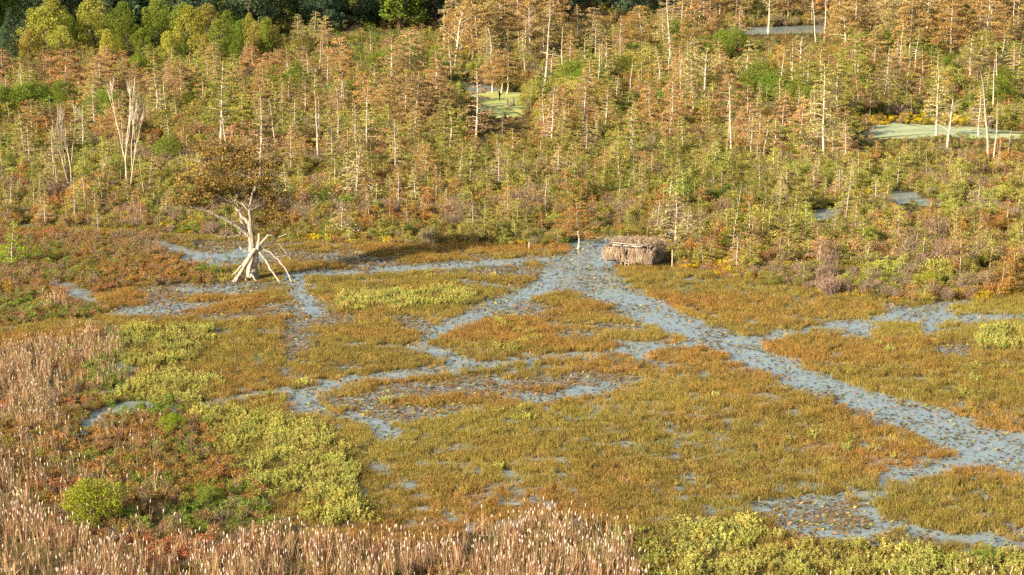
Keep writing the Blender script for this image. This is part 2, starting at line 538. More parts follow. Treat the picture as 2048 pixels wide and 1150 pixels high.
def layout(X, Y):
    """Everything the planting needs to know about ground points."""
    wx = X + (noise(X, Y, 1.6, 3) - 0.5) * 1.7
    wy = Y + (noise(X, Y, 1.6, 9) - 0.5) * 2.6
    px, py = to_px(wx, wy)
    e = np.array(EDGE, float)
    L = {"px": px, "py": py}
    L["chan"] = channel_margin(wx, wy)
    L["marsh"] = py > np.interp(px, e[:, 0], e[:, 1])
    ex_ = (noise(X, Y, 5, 13, 2) - 0.5) * 90, (noise(X, Y, 5, 14, 2) - 0.5) * 70
    pxr, pyr = px + ex_[0], py + ex_[1]
    L["cat"] = in_poly(pxr, pyr, P_CATTAIL)
    L["catleft"] = in_poly(pxr, pyr, P_CATTAIL_LEFT) | in_poly(px, py, P_CATTAIL_TUFT)
    L["weed"] = np.any([in_poly(px + ex_[0] * 0.5, py + ex_[1] * 0.4, p) for p in P_WEEDS], axis=0)
    L["green"] = np.any([in_poly(px, py, p) for p in P_GREEN], axis=0)
    L["lowleft"] = in_poly(px, py, P_LOWLEFT)
    L["scrub"] = in_poly(px, py, P_LEFTSCRUB)
    sp = np.any([in_poly(px, py, p) for p in P_SPARSE], axis=0)
    gap = noise(X * 0.55, Y, 3.2, 21)                       # gaps lie as streaks across the view
    L["sparse"] = sp
    L["gap"] = gap
    sedge = L["marsh"] & ~L["cat"] & ~L["catleft"] & ~L["green"] & ~L["lowleft"] & ~L["scrub"]
    thin = np.where(L["weed"], 0.6, 1.0) * np.where(sp, 0.33 + 0.67 * smooth(0.45, 0.62, gap), (1 - 0.4 * smooth(0.68, 0.74, gap) * (noise(X, Y, 14, 5) > 0.5)) * (0.45 + 0.55 * smooth(0.30, 0.5, noise(X, Y, 1.1, 23, 2))))
    L["sedge"] = np.where(sedge, thin * smooth(-0.35, 0.5, -L["chan"]), 0)
    return L


# ------------------------------------------------------------------ ground, water, ponds, added shade bluff
def shade_bluff_height(X, Y):
    """Added bluff, out of view at left, shaped to shade the far wood."""
    t = SUN_DIR[0] * X + SUN_DIR[1] * Y
    s = -SUN_DIR[1] * X + SUN_DIR[0] * Y
    return 100 * np.exp(-((t - 40) / 38.0) ** 2) * smooth(376, 412, s) * (1 - smooth(900, 1100, s)) * (0.85 + 0.3 * noise(X, Y, 60, 31))  # unseen added ridge; height and ends set by the shade it casts


def spaced(lo, hi, step, far, grow=1.35):
    a = list(np.arange(lo, hi, step))
    s = step
    while a[-1] < far:
        s *= grow
        a.append(a[-1] + s)
    return a


xs = np.array(spaced(0, 62, 0.5, 3500, 1.09))
xs = np.concatenate([-xs[:0:-1], xs])
ys = np.array(spaced(92, 200, 0.55, 230, 1.0) + spaced(231, 620, 1.8, 5000, 1.15))
ys = np.concatenate([-np.array([2500, 1200, 500, 200, 60])[::1] * 1.0, [0, 30, 60, 78, 88], ys])
GX, GY = np.meshgrid(xs, ys)
Lg = layout(GX.ravel(), GY.ravel())
hz = noise(GX, GY, 2.5, 41).ravel() - 0.5
land = (~Lg["marsh"]) | Lg["lowleft"] | Lg["scrub"] | Lg["cat"] | Lg["catleft"] | Lg["weed"]
z = np.where(land, 0.10 + 0.2 * hz, np.where(Lg["sedge"] > 0.62, 0.035 + 0.10 * hz, -0.12 + 0.1 * hz))
z = np.where(Lg["chan"] > -0.25, -0.25, z)
z = z + shade_bluff_height(GX, GY).ravel()
nx, ny = len(xs), len(ys)
g = MB()
ii = (np.arange(ny - 1)[:, None] * nx + np.arange(nx - 1)[None, :]).ravel()
g.add(np.stack([GX.ravel(), GY.ravel(), z], -1), None, np.stack([ii, ii + 1, ii + nx + 1, ii + nx], -1))
ground = link("ground", g.mesh("ground", [M_GROUND], True))
tag(ground, kind="structure")
w = MB()
w.add([(-3500, -2500, 0), (3500, -2500, 0), (3500, 5000, 0), (-3500, 5000, 0)], None, [(0, 1, 2, 3)])
tag(link("water", w.mesh("water", [M_WATER])), kind="structure")
for nm, poly, mt in PONDS:
    pw = poly_world(poly)
    # uneven rim: resample and jitter
    rim = []
    for i in range(len(pw)):
        a, b = pw[i], pw[(i + 1) % len(pw)]
        for k in range(6):
            rim.append(a + (b - a) * k / 6 + RNG.normal(size=2) * 0.35)
    m_ = MB()
    c_ = np.mean(rim, 0)
    n_ = len(rim)
    v_ = [(x, y, 0.012) for x, y in rim] + [(c_[0], c_[1], 0.012)]
    m_.add(v_, [(i, (i + 1) % n_, n_) for i in range(n_)])
    tag(link(nm, m_.mesh(nm, [mt])), kind="stuff")


# ------------------------------------------------------------------ scattered growth
def scatter(name, pts, rot, scl, col, idx, meshes):
    n = len(pts)
    me = bpy.data.meshes.new(name)
    me.vertices.add(n)
    me.vertices.foreach_set("co", np.asarray(pts, float).ravel())
    me.attributes.new("rot", "FLOAT_VECTOR", "POINT").data.foreach_set("vector", np.asarray(rot, np.float32).ravel())
    me.attributes.new("scl", "FLOAT_VECTOR", "POINT").data.foreach_set("vector", np.asarray(scl, np.float32).ravel())
    c4 = np.concatenate([np.clip(col, 0.004, 1), np.ones((n, 1))], 1)
    me.attributes.new("col", "FLOAT_COLOR", "POINT").data.foreach_set("color", c4.astype(np.float32).ravel())
    me.attributes.new("idx", "INT", "POINT").data.foreach_set("value", np.asarray(idx, np.int32))
    me.update()
    o = link(name, me)
    tag(o, kind="stuff")
    kinds = bpy.data.collections.new(name + "_kinds")
    for i, k in enumerate(meshes):
        kinds.objects.link(bpy.data.objects.new("%s_kind_%02d" % (name, i), k))
    ng = bpy.data.node_groups.new(name + "_scatter", "GeometryNodeTree")
    ng.interface.new_socket("Geometry", in_out="INPUT", socket_type="NodeSocketGeometry")
    ng.interface.new_socket("Geometry", in_out="OUTPUT", socket_type="NodeSocketGeometry")
    N = ng.nodes.new
    gi, go = N("NodeGroupInput"), N("NodeGroupOutput")
    ci = N("GeometryNodeCollectionInfo")
    ci.inputs["Collection"].default_value = kinds
    ci.inputs["Separate Children"].default_value = True
    ci.inputs["Reset Children"].default_value = True
    ip = N("GeometryNodeInstanceOnPoints")
    ip.inputs["Pick Instance"].default_value = True

    def named(a, t):
        q = N("GeometryNodeInputNamedAttribute")
        q.data_type = t
        q.inputs["Name"].default_value = a
        return q.outputs["Attribute"]
    ng.links.new(gi.outputs[0], ip.inputs["Points"])
    ng.links.new(ci.outputs[0], ip.inputs["Instance"])
    ng.links.new(named("idx", "INT"), ip.inputs["Instance Index"])
    ng.links.new(named("rot", "FLOAT_VECTOR"), ip.inputs["Rotation"])
    ng.links.new(named("scl", "FLOAT_VECTOR"), ip.inputs["Scale"])
    ng.links.new(ip.outputs[0], go.inputs[0])
    mod = o.modifiers.new("scatter", "NODES")
    mod.node_group = ng
    return o


def rand_rot(n, tilt=0.08):
    r = RNG.normal(size=(n, 3)) * tilt
    r[:, 2] = RNG.random(n) * 2 * math.pi
    return r


def frame_points(y0, y1, density, margin=34.0):
    """Random ground points across the view between two distances, a little wider than the frame."""
    hw0, hw1 = y0 * 0.262 + margin, y1 * 0.262 + margin
    n = int((hw0 + hw1) * (y1 - y0) * density)
    Y = y0 + (y1 - y0) * RNG.random(int(n * 1.6))
    hw = Y * 0.262 + margin
    keep = RNG.random(len(Y)) < hw / hw1
    Y, hw = Y[keep][:n], hw[keep][:n]
    return (RNG.random(len(Y)) * 2 - 1) * hw, Y


def tuft_mesh(name, seed, n, h, spread, w, lean, mats):
    r = np.random.default_rng(seed)
    m = MB()
    th = r.random(n) * 2 * math.pi
    rad = spread * np.sqrt(r.random(n))
    base = np.stack([np.cos(th) * rad, np.sin(th) * rad, np.zeros(n) - 0.05], -1)
    hh = h * (0.5 + 0.6 * r.random(n))
    dirn = np.stack([np.cos(th), np.sin(th), np.zeros(n)], -1) * (lean * r.random(n))[:, None] + r.normal(size=(n, 3)) * [0.12, 0.12, 0]
    tip = base + np.stack([dirn[:, 0] * hh, dirn[:, 1] * hh, hh], -1)
    m.blades(base, tip, w * (0.6 + 0.8 * r.random(n)), 0, r)
    # fine seed sprays near the tips
    k = n
    c = tip[:k] + r.normal(size=(k, 3)) * 0.04 * h - [0, 0, 0.12 * h]
    m.leaves(c, r.normal(size=(k, 3)) + [0, 0, 2.2], 0.26 * h, w * 0.8, 0, r)
    return m.mesh(name, mats)


def leafy_mesh(name, seed, n, R, H, leaf, mats, stems=6, lobes=7, twig_mat=1, up=0.4, low=0.15):
    """Bush: stems, and leaves gathered in lobes with gaps between them."""
    r = np.random.default_rng(seed)
    m = MB()
    cs = []
    for k in range(lobes):
        th, q = r.random() * 2 * math.pi, math.sqrt(r.random()) * R * 0.75
        zc = H * (low + (0.85 - low) * r.random()) * (1 - 0.35 * (q / R) ** 2)
        cs.append((math.cos(th) * q, math.sin(th) * q, zc, (0.22 + 0.2 * r.random()) * R))
    cs = np.array(cs)
    for k in range(min(stems, lobes)):
        c = cs[k, :3]
        m.tube([(0, 0, -0.1), c * [0.4, 0.4, 0.5] + r.normal(size=3) * 0.04 * R, c, c + [0, 0, cs[k, 3]]], np.array([0.03, 0.022, 0.014, 0.005]) * H / 1.5, 3, twig_mat)
    which = r.integers(0, lobes, n)
    d = r.normal(size=(n, 3))
    d /= np.linalg.norm(d, axis=1)[:, None]
    rr = cs[which, 3] * (0.35 + 0.75 * r.random(n))
    p = cs[which, :3] + d * rr[:, None] * [1.1, 1.1, 0.85]
    ok = p[:, 2] > 0.02 * H
    p, d = p[ok], d[ok]
    m.leaves(p, d + r.normal(size=p.shape) * 0.6 + [0, 0, up], leaf * (0.6 + 0.8 * r.random(len(p))), leaf * 0.45, 0, r)
    return m.mesh(name, mats)


def plume_mesh(name, seed, stems, R, H, leaf, mats):
    """Upright feathery weed: stems set close with short leaves all the way up."""
    r = np.random.default_rng(seed)
    m = MB()
    th, q = r.random(stems) * 2 * math.pi, R * np.sqrt(r.random(stems))
    base = np.stack([np.cos(th) * q, np.sin(th) * q, np.zeros(stems)], -1)
    tip = base * 1.35 + r.normal(size=(stems, 3)) * [0.08, 0.08, 0] + np.stack([np.zeros(stems), np.zeros(stems), H * (0.55 + 0.5 * r.random(stems))], -1)
    m.blades(base, tip, 0.014, 1, r)
    k = stems * 26
    w_ = r.integers(0, stems, k)
    u = 0.25 + 0.78 * r.random(k)
    d = r.normal(size=(k, 3)) * [1, 1, 0.5] + [0, 0, 0.7]
    dn = d / np.linalg.norm(d, axis=1)[:, None]
    p = base[w_] + (tip - base)[w_] * u[:, None] + dn * 0.05
    m.leaves(p, d, leaf * (1.25 - 0.6 * u) * (0.7 + 0.6 * r.random(k)), leaf * 0.34, 0, r, var=np.clip(0.25 + 0.5 * u + 0.15 * r.normal(size=k), 0, 1))
    return m.mesh(name, mats)


def twiggy_mesh(name, seed, n, R, H, mats, leaves=60, leaf=0.1):
    """Leafless thicket bush: a fan of fine twigs and a few last leaves."""
    r = np.random.default_rng(seed)
    m = MB()
    B, T = [], []
    tips = []
    for k in range(n):
        th = r.random() * 2 * math.pi
        q = R * math.sqrt(r.random())
        tip = np.array([math.cos(th) * q, math.sin(th) * q, H * (0.55 + 0.45 * r.random()) * (1 - 0.3 * (q / R) ** 2)])
        base = np.array([math.cos(th) * q * 0.35, math.sin(th) * q * 0.35, 0.0])
        B.append(base)
        T.append(tip)
        for j in range(4):
            a = base + (tip - base) * (0.35 + 0.6 * r.random())
            e = a + np.array([r.normal() * 0.35, r.normal() * 0.35, 0.25 + 0.3 * r.random()]) * H * 0.35
            B.append(a)
            T.append(e)
            tips.append(e)
    m.blades(B, T, 0.022 * H / 1.6, 1, r)
    tips = np.array(tips)
    if leaves:
        c = tips[r.integers(0, len(tips), leaves)] + r.normal(size=(leaves, 3)) * 0.06
        m.leaves(c, r.normal(size=(leaves, 3)), leaf, leaf * 0.5, 0, r)
    return m.mesh(name, mats)


def pick(weights, n):
    wsum = np.cumsum(weights) / np.sum(weights)
    return np.searchsorted(wsum, RNG.random(n))


def jitter(col, amt=0.18):
    n = len(col)
    return col * (1 + amt * RNG.normal(size=(n, 1))) * (1 + 0.06 * RNG.normal(size=(n, 3)))


ORANGE, OLIVE, GOLD, LIME = np.array((.37, .205, .06)), np.array((.275, .22, .055)), np.array((.60, .43, .030)), np.array((.47, .42, .12))
GREEN, RUST, MAUVE, BROWN = np.array((.16, .20, .032)), np.array((.42, .175, .07)), np.array((.33, .225, .14)), np.array((.35, .22, .095))

# sedge over the open marsh
X, Y = frame_points(96, 200, 8.5)
L = layout(X, Y)
keep = RNG.random(len(X)) < L["sedge"] * 0.98
X, Y = X[keep], Y[keep]
L = {k: v[keep] for k, v in L.items()}
n = len(X)
mixv = np.clip(smooth(0.3, 0.7, noise(X * 0.7, Y, 9, 51)) * 0.75 + 0.25 * noise(X, Y, 1.2, 52) + 0.02 + 0.1 * RNG.normal(size=n), 0, 1)[:, None]
col = jitter(OLIVE * 1.05 * (1 - mixv) + ORANGE * mixv, 0.24)
yl = (smooth(0.55, 0.75, noise(X * 0.6, Y, 12, 55)) * 0.55)[:, None]
col = col * (1 - yl) + np.array((.36, .30, .07)) * yl
hs = (0.55 + 0.9 * noise(X, Y, 2.0, 57)) * np.where(L["sparse"], 0.4 + 0.6 * smooth(0.45, 0.62, L["gap"]), 1.0)
sw = np.where(L["sparse"], 1 - smooth(0.42, 0.6, L["gap"]), 0.0)[:, None] * 0.75
col = col * (1 - sw) + np.array((.27, .175, .10)) * sw
foot = at(508, 562)
hs = hs * (0.35 + 0.65 * smooth(1.6, 4.0, np.hypot(X - foot[0], (Y - foot[1]) * 0.6)))
scl = np.stack([0.95 + 0.3 * RNG.random(n)] * 2 + [hs * (0.8 + 0.4 * RNG.random(n))], -1)
TUFTS = [tuft_mesh("sedge_tuft", 100 + i, 38, 0.42, 0.26, 0.017, 0.5, [M_BLADE_S]) for i in range(5)]
scatter("sedge", np.stack([X, Y, np.zeros(n)], -1), rand_rot(n), scl, col, RNG.integers(0, 5, n), TUFTS)

# pale green weeds
X, Y = frame_points(96, 200, 3.6)
L = layout(X, Y)
edge_w = L["weed"] & (RNG.random(len(X)) < 0.30 + 0.7 * smooth(0.36, 0.56, noise(X, Y, 2.6, 64))) & (L["chan"] < 0)
stray = (L["sedge"] > 0.5) & (RNG.random(len(X)) < 0.03 * smooth(0.6, 0.75, noise(X, Y, 7, 61)) * 6)
keep = edge_w | stray
X, Y, st = X[keep], Y[keep], stray[keep]
n = len(X)
mixv = np.clip(noise(X, Y, 3.5, 63) * 1.2 - 0.1 + 0.12 * RNG.normal(size=n), 0, 1)[:, None]
col = jitter(LIME * 0.85 * mixv + np.array((.36, .33, .075)) * (1 - mixv))
s = (0.75 + 0.5 * RNG.random(n)) * np.where(st, 0.75, 1.0)
WEEDS = [plume_mesh("weed", 140 + i, 14, 0.38, 0.56, 0.12, [M_LEAF_S, M_STEM]) for i in range(5)]
scatter("pale_weeds", np.stack([X, Y, np.zeros(n)], -1), rand_rot(n), np.stack([s, s, s * (0.8 + 0.5 * RNG.random(n))], -1), col, RNG.integers(0, 5, n), WEEDS)

# rank green growth and the low mixed plants of the left margin
X, Y = frame_points(96, 215, 4.6)
L = layout(X, Y)
e = np.array(EDGE, float)
belt = ~L["marsh"] & (np.interp(L["px"], e[:, 0], e[:, 1]) - L["py"] < 55)
inbed = (L["cat"] | L["catleft"]) & (RNG.random(len(X)) < 0.85 * smooth(0.50, 0.62, noise(X, Y, 3.0, 15)))
keep = ((L["green"] | L["lowleft"] | L["scrub"] | belt) & (RNG.random(len(X)) < 0.9) | inbed) & (L["chan"] < 0)
X, Y = X[keep], Y[keep]
L = {k: v[keep] for k, v in L.items()}
belt = belt[keep]
n = len(X)
pal = np.array([OLIVE, ORANGE, RUST, BROWN, GREEN * 1.4, GOLD, MAUVE])
a1, a2 = noise(X * 0.6, Y, 5, 71), noise(X * 0.6, Y, 5, 77)
sc = np.stack([0.55 + 0 * a1, a1 + 0.02, smooth(0.55, 0.8, a2) * 0.9, 0.9 - a1, 0.95 - a2, smooth(0.5, 0.85, a1) * 0.62 + np.where(belt, 0.22, 0), a2 * 0.8], -1) + RNG.gumbel(size=(n, 7)) * 0.07
ch = sc.argmax(1)
gold = belt & (RNG.random(n) < np.where(L["px"] > 1330, 0.5, np.where((L["px"] > 600) & (L["px"] < 820), 0.5, 0.15)) * smooth(0.4, 0.6, noise(X, Y, 4, 79)) * 1.3)
ch = np.where(gold, 5, ch)
ch = np.where(L["green"], 4, ch)
col = jitter(pal[ch])
s = (0.6 + 0.6 * RNG.random(n)) * np.where(L["green"], 0.9, 1.0)
LOW = [leafy_mesh("low_plant", 160 + i, 260, 0.42, 0.60, 0.08, [M_LEAF_S, M_STEM], 5, 9, up=0.5, low=0.05) for i in range(4)] + [twiggy_mesh("low_twigs", 170 + i, 26, 0.45, 0.8, [M_LEAF_S, M_PURPLE], 60, 0.10) for i in range(2)]
idx = np.where(RNG.random(n) < np.where(ch == 6, 0.8, 0.12), 4 + RNG.integers(0, 2, n), RNG.integers(0, 4, n))
scatter("marsh_plants", np.stack([X, Y, np.full(n, 0.05)], -1), rand_rot(n), np.stack([s * 1.1, s * 1.1, s * (0.8 + 0.5 * RNG.random(n))], -1), col, idx, LOW)

# floating leaves
X, Y = frame_points(96, 200, 24.0)
L = layout(X, Y)
c = L["chan"]
clump = noise(X, Y, 2.2, 81)
p = np.where(c > 0, 0.30 + 0.5 * smooth(0.45, 0.7, clump) - 0.10 * smooth(0.3, 1.5, c), np.where(L["sparse"], 0.95, 0.25)) * L["marsh"]
keep = (RNG.random(len(X)) < p) & ~(L["cat"] | L["catleft"] | L["weed"] | L["lowleft"] | L["scrub"])
X, Y = X[keep], Y[keep]
c = c[keep]
n = len(X)


def pad_mesh(name, seed, mats, cup):
    r = np.random.default_rng(seed)
    k = 9
    th = 0.25 + np.arange(k) * (2 * math.pi - 0.5) / (k - 1)
    rr = 1 + 0.08 * r.normal(size=k)
    v = [(0, 0, 0)] + [(math.cos(t) * q, math.sin(t) * q, cup * (0.5 + r.random())) for t, q in zip(th, rr)]
    m = MB()
    m.add(v, [(0, i, i + 1) for i in range(1, k)], var=np.full(k + 1, 0.5))
    return m.mesh(name, mats)


padpal = np.array([(.30, .27, .05), (.30, .26, .06), (.21, .13, .075), (.12, .11, .035), (.36, .19, .08), (.10, .075, .06)])
col = jitter(padpal[pick([3, 1.2, 4, 3, 2, 4], n)])
s = 0.05 + 0.075 * RNG.random(n) ** 1.5
rot = rand_rot(n, 0.28)
pts = np.stack([X, Y, 0.02 + 0.05 * RNG.random(n)], -1)
# the three hundred that show largest (nearest the viewer) are things of their own
near = np.argsort(Y - 3.0 * s * 10)
ppx, ppy = to_px(X, Y)
near = [i for i in near if 0 < ppx[i] < 2048 and ppy[i] < 1140 and c[i] > 0.05][:300]
rest = np.setdiff1d(np.arange(n), near)
PADS_S = [pad_mesh("pad", 180 + i, [leaf_mat("scattered_pad", "scatter", 0.1, 0.0)], 0.12) for i in range(3)]
scatter("floating_leaves", pts[rest], rot[rest], np.stack([s[rest]] * 3, -1), col[rest], RNG.integers(0, 3, len(rest)), PADS_S)
M_PAD = leaf_mat("pad", "object", 0.1, 0.0)
PADS = [pad_mesh("lily_pad", 190 + i, [M_PAD], 0.12) for i in range(3)]
HUES = {0: "green", 1: "yellow", 2: "brown", 3: "dark green", 4: "rusty", 5: "blackish"}
for i in near:
    o = link("lily_pad", PADS[int(RNG.integers(0, 3))])
    o.location, o.rotation_euler, o.scale = pts[i], rot[i], (s[i],) * 3
    o.color = (*np.clip(col[i], 0, 1), 1)
    hue = HUES[int(np.argmin(((padpal - col[i]) ** 2).sum(1)))]
    spot = "wide channel at the right edge" if ppy[i] < 965 else ("narrow side channel above the pale weeds" if ppx[i] < 1745 else "lowest channel behind the cattails")
    tag(o, "small %s lily pad floating in the %s" % (hue, spot), "lily pad", "lily pads floating in the near channels")


# cattails
def cattail_mesh(seed, h, mats, leaves=4, head=True):
    r = np.random.default_rng(seed)
    m = MB()
    lean = r.normal(size=2) * 0.05
    top = np.array([lean[0] * h, lean[1] * h, h])
    m.blades([(0, 0, -0.05)] * 2, [top * 1.0, top], 0.035, 0, r)
    base = r.normal(size=(leaves, 3)) * [0.05, 0.05, 0]
    tip = base + np.stack([r.normal(size=leaves) * 0.22, r.normal(size=leaves) * 0.22, h * (0.6 + 0.35 * r.random(leaves))], -1)
    m.blades(base, tip, 0.035, 1, r)
    drop = base[: leaves // 2]
    m.blades(drop + [0, 0, 0.5 * h], drop + r.normal(size=drop.shape) * [0.4, 0.4, 0.12] + [0, 0, 0.35 * h], 0.03, 1, r)
    hm = MB() if mats is None else m
    if head:
        z0 = top - [0, 0, 0.02]
        hm.tube([z0 - [0, 0, 0.26], z0 - [0, 0, 0.23], z0 - [0, 0, 0.10], z0 + [0, 0, 0.0]], [0.010, 0.032, 0.038 + 0.01 * r.random(), 0.014], 5, 2 if mats else 0, r.random())
    if mats:
        return m.mesh("cattail", mats)
    return m.mesh("cattail_stalk", [M_STALK, M_STALK]), hm.mesh("seed_head", [M_HEAD], True)


X, Y = frame_points(90, 165, 9.0, 30)
L = layout(X, Y)
mat_l = noise(X, Y, 3.5, 91)
dark_gap = in_poly(L["px"], L["py"], [(-60, 1085), (70, 1085), (125, 1130), (110, 1240), (-60, 1240)])
inleft = L["catleft"]
strag = (L["scrub"] & (L["px"] < 330) & (L["py"] > 850)) & (RNG.random(len(X)) < 0.07)
br = L["cat"] & (L["px"] > 1300)
keep = (((L["cat"] & (RNG.random(len(X)) < np.where(dark_gap, 0.2, np.where(br, 0.42, 0.16 + 0.66 * smooth(0.36, 0.55, mat_l))))) | (inleft & (RNG.random(len(X)) < 0.25 + 0.6 * smooth(0.35, 0.55, mat_l))) | strag)) & (L["chan"] < 0)
X, Y = X[keep], Y[keep]
px, py = L["px"][keep], L["py"][keep]
n = len(X)
h = 0.72 + 0.34 * RNG.random(n)
h = np.where(py < 860, h * 0.66, h * 0.86)
headed = RNG.random(n) < np.where(py < 860, 0.34, 0.5)
rot = rand_rot(n, 0.10)
rot[:, :2] *= np.where(RNG.random(n) < 0.06, 4.5, 1.0)[:, None]
order = np.argsort(Y)
near = [i for i in order if 5 < px[i] < 2043 and py[i] < 1210 and headed[i]][:300]
rest = np.setdiff1d(np.arange(n), near)
CATS = [cattail_mesh(200 + i, 2.0, [M_STALK_S, M_STALK_S, M_HEAD]) for i in range(5)] + [cattail_mesh(210 + i, 1.9, [M_STALK_S, M_STALK_S, M_HEAD], 5, False) for i in range(4)]
idx = np.where(headed, RNG.integers(0, 5, n), 5 + RNG.integers(0, 4, n))
catpal = np.array([(.46, .25, .14), (.44, .29, .16), (.26, .135, .08), (.21, .20, .06), (.48, .30, .18)])
cw = np.stack([1.2 - noise(X, Y, 4, 95), 0.55 + noise(X, Y, 4, 97) + 0.5 * (py < 860), 0.75 + 0 * X, 0.62 + 0 * X, 0.75 + 0.4 * (py < 860)], -1) + RNG.gumbel(size=(n, 5)) * 0.16
col0 = jitter(catpal[cw.argmax(1)], 0.12)
scatter("cattail_bed", np.stack([X, Y, np.zeros(n)], -1)[rest], rot[rest], np.stack([h, h, h], -1)[rest], col0[rest], idx[rest], CATS)
CAT_PARTS = [cattail_mesh(220 + i, 2.0, None) for i in range(5)]
for i in near:
    sm, hm = CAT_PARTS[int(RNG.integers(0, 5))]
    o = link("cattail", sm)
    o.location, o.rotation_euler, o.scale = (X[i], Y[i], 0), rot[i], (h[i],) * 3
    o.color = (*np.clip(col0[i], 0, 1), 1)
    link("seed_head", hm, o)
    t = "bottom left corner by the dark gap" if px[i] < 250 else ("bottom edge below the lime bush" if px[i] < 480 else ("bottom edge left of centre" if px[i] < 860 else ("bottom edge at the bed's right end" if px[i] < 1300 else "bottom edge among the pale weeds")))
    tag(o, "%s cattail with a fluffy pale seed head, %s" % (["reddish tan", "tan", "dark brown", "olive green", "straw coloured"][int(cw[i].argmax())], t), "cattail", "cattails along the front of the marsh")


# ------------------------------------------------------------------ trees
def cypress_meshes(seed, H, spread, n_br, leaf_n, flat_top=0.5, bare_to=0.3, twigs=5, droop=0.1, leaf=0.25, r0=None, lean=0.0, fork=0):
    """Bald cypress: straight pale trunk with flared foot, level limbs, feathery flat sprays. Returns (trunk, crown or None)."""
    r = np.random.default_rng(seed)
    t, c = MB(), MB()
    r0 = r0 or 0.0125 * H + 0.01
    k = 9
    zz = np.array([0, 0.03, 0.08, 0.2, 0.35, 0.5, 0.7, 0.88, 1.0]) * H
    wob = np.cumsum(r.normal(size=(k, 2)) * 0.012 * H, 0) * np.linspace(0, 1, k)[:, None]
    wob[:, 0] += lean * zz
    tr = np.stack([wob[:, 0], wob[:, 1], zz], -1)
    tr[0, 2] = -0.3
    rad = r0 * np.array([2.4, 1.7, 1.2, 1.0, 0.88, 0.72, 0.5, 0.3, 0.1])
    t.tube(tr, rad, 7, 0, 0.5)

    def trunk_at(z):
        return np.array([np.interp(z, zz, tr[:, 0]), np.interp(z, zz, tr[:, 1]), z])
    P, D = [], []
    ga = r.random() * 6.28
    bB, bT = [], []
    for i in range(n_br):
        u = (i + r.random()) / n_br
        z = H * (bare_to + (0.98 - bare_to) * u)
        prof = (1 - u) ** (0.9 * (1 - flat_top) + 0.25) * (0.5 + 0.5 * min(1, u * 4 + 0.4))
        Lb = spread * (prof + 0.12) * (0.6 + 0.6 * r.random())
        ga += 2.4 + r.normal() * 0.4
        d = np.array([math.cos(ga), math.sin(ga), 0])
        up = (0.10 + 0.5 * u * r.random()) if fork == 0 else 0.35 + 0.6 * r.random()
        a = trunk_at(z)
        p1 = a + d * Lb * 0.4 + [0, 0, Lb * 0.4 * up]
        p2 = a + d * Lb * 0.75 + [0, 0, Lb * (0.6 * up - droop * 0.6)] + r.normal(size=3) * 0.04 * Lb
        p3 = a + d * Lb + [0, 0, Lb * (0.7 * up - droop)] + r.normal(size=3) * 0.06 * Lb
        rb = r0 * (0.30 * (1 - u) + 0.13)
        pts = np.array([a, p1, p2, p3])
        t.tube(pts, np.array([rb, rb * 0.75, rb * 0.45, rb * 0.12]), 3, 0, cap=False)
        side = np.array([-d[1], d[0], 0])
        for j in range(twigs):
            v = 0.25 + 0.75 * r.random()
            b = np.array([np.interp(v, [0, 0.4, 0.75, 1], pts[:, q]) for q in range(3)])
            dv = d * 0.6 + side * r.choice([-1, 1]) * (0.5 + 0.5 * r.random()) + [0, 0, r.normal() * 0.22 + 0.05 - droop]
            lt = Lb * 0.38 * (1.15 - 0.6 * v) * (0.6 + 0.7 * r.random())
            bB.append(b)
            bT.append(b + dv * lt)
        m = max(1, int(leaf_n / n_br * (0.4 + Lb / spread)))
        if leaf_n:
            v = 0.2 + 0.85 * np.sqrt(r.random(m))
            base = np.stack([np.interp(v, [0, 0.4, 0.75, 1], pts[:, q]) for q in range(3)], -1)
            off = side * (r.normal(size=m) * 0.30 * Lb * (1.1 - 0.6 * v))[:, None] + np.array([0, 0, 1]) * (r.normal(size=m) * 0.05 * Lb - 0.02)[:, None]
            P.append(base + off)
            D.append(d * 0.8 + off / (0.2 * Lb + 0.05) + r.normal(size=(m, 3)) * 0.45 + [0, 0, -0.15])
    if bB:
        t.blades(bB, bT, 0.03 + 0.016 * (H > 8), 1, r)
    crown = None
    if leaf_n:
        P, D = np.vstack(P), np.vstack(D)
        c.leaves(P, D, leaf * (0.6 + 0.8 * r.random(len(P))), leaf * 0.42, 0, r, flat=0.05)
        crown = c.mesh("crown", [M_LEAF])
    return t.mesh("trunk", [M_PALE, M_TWIG]), crown


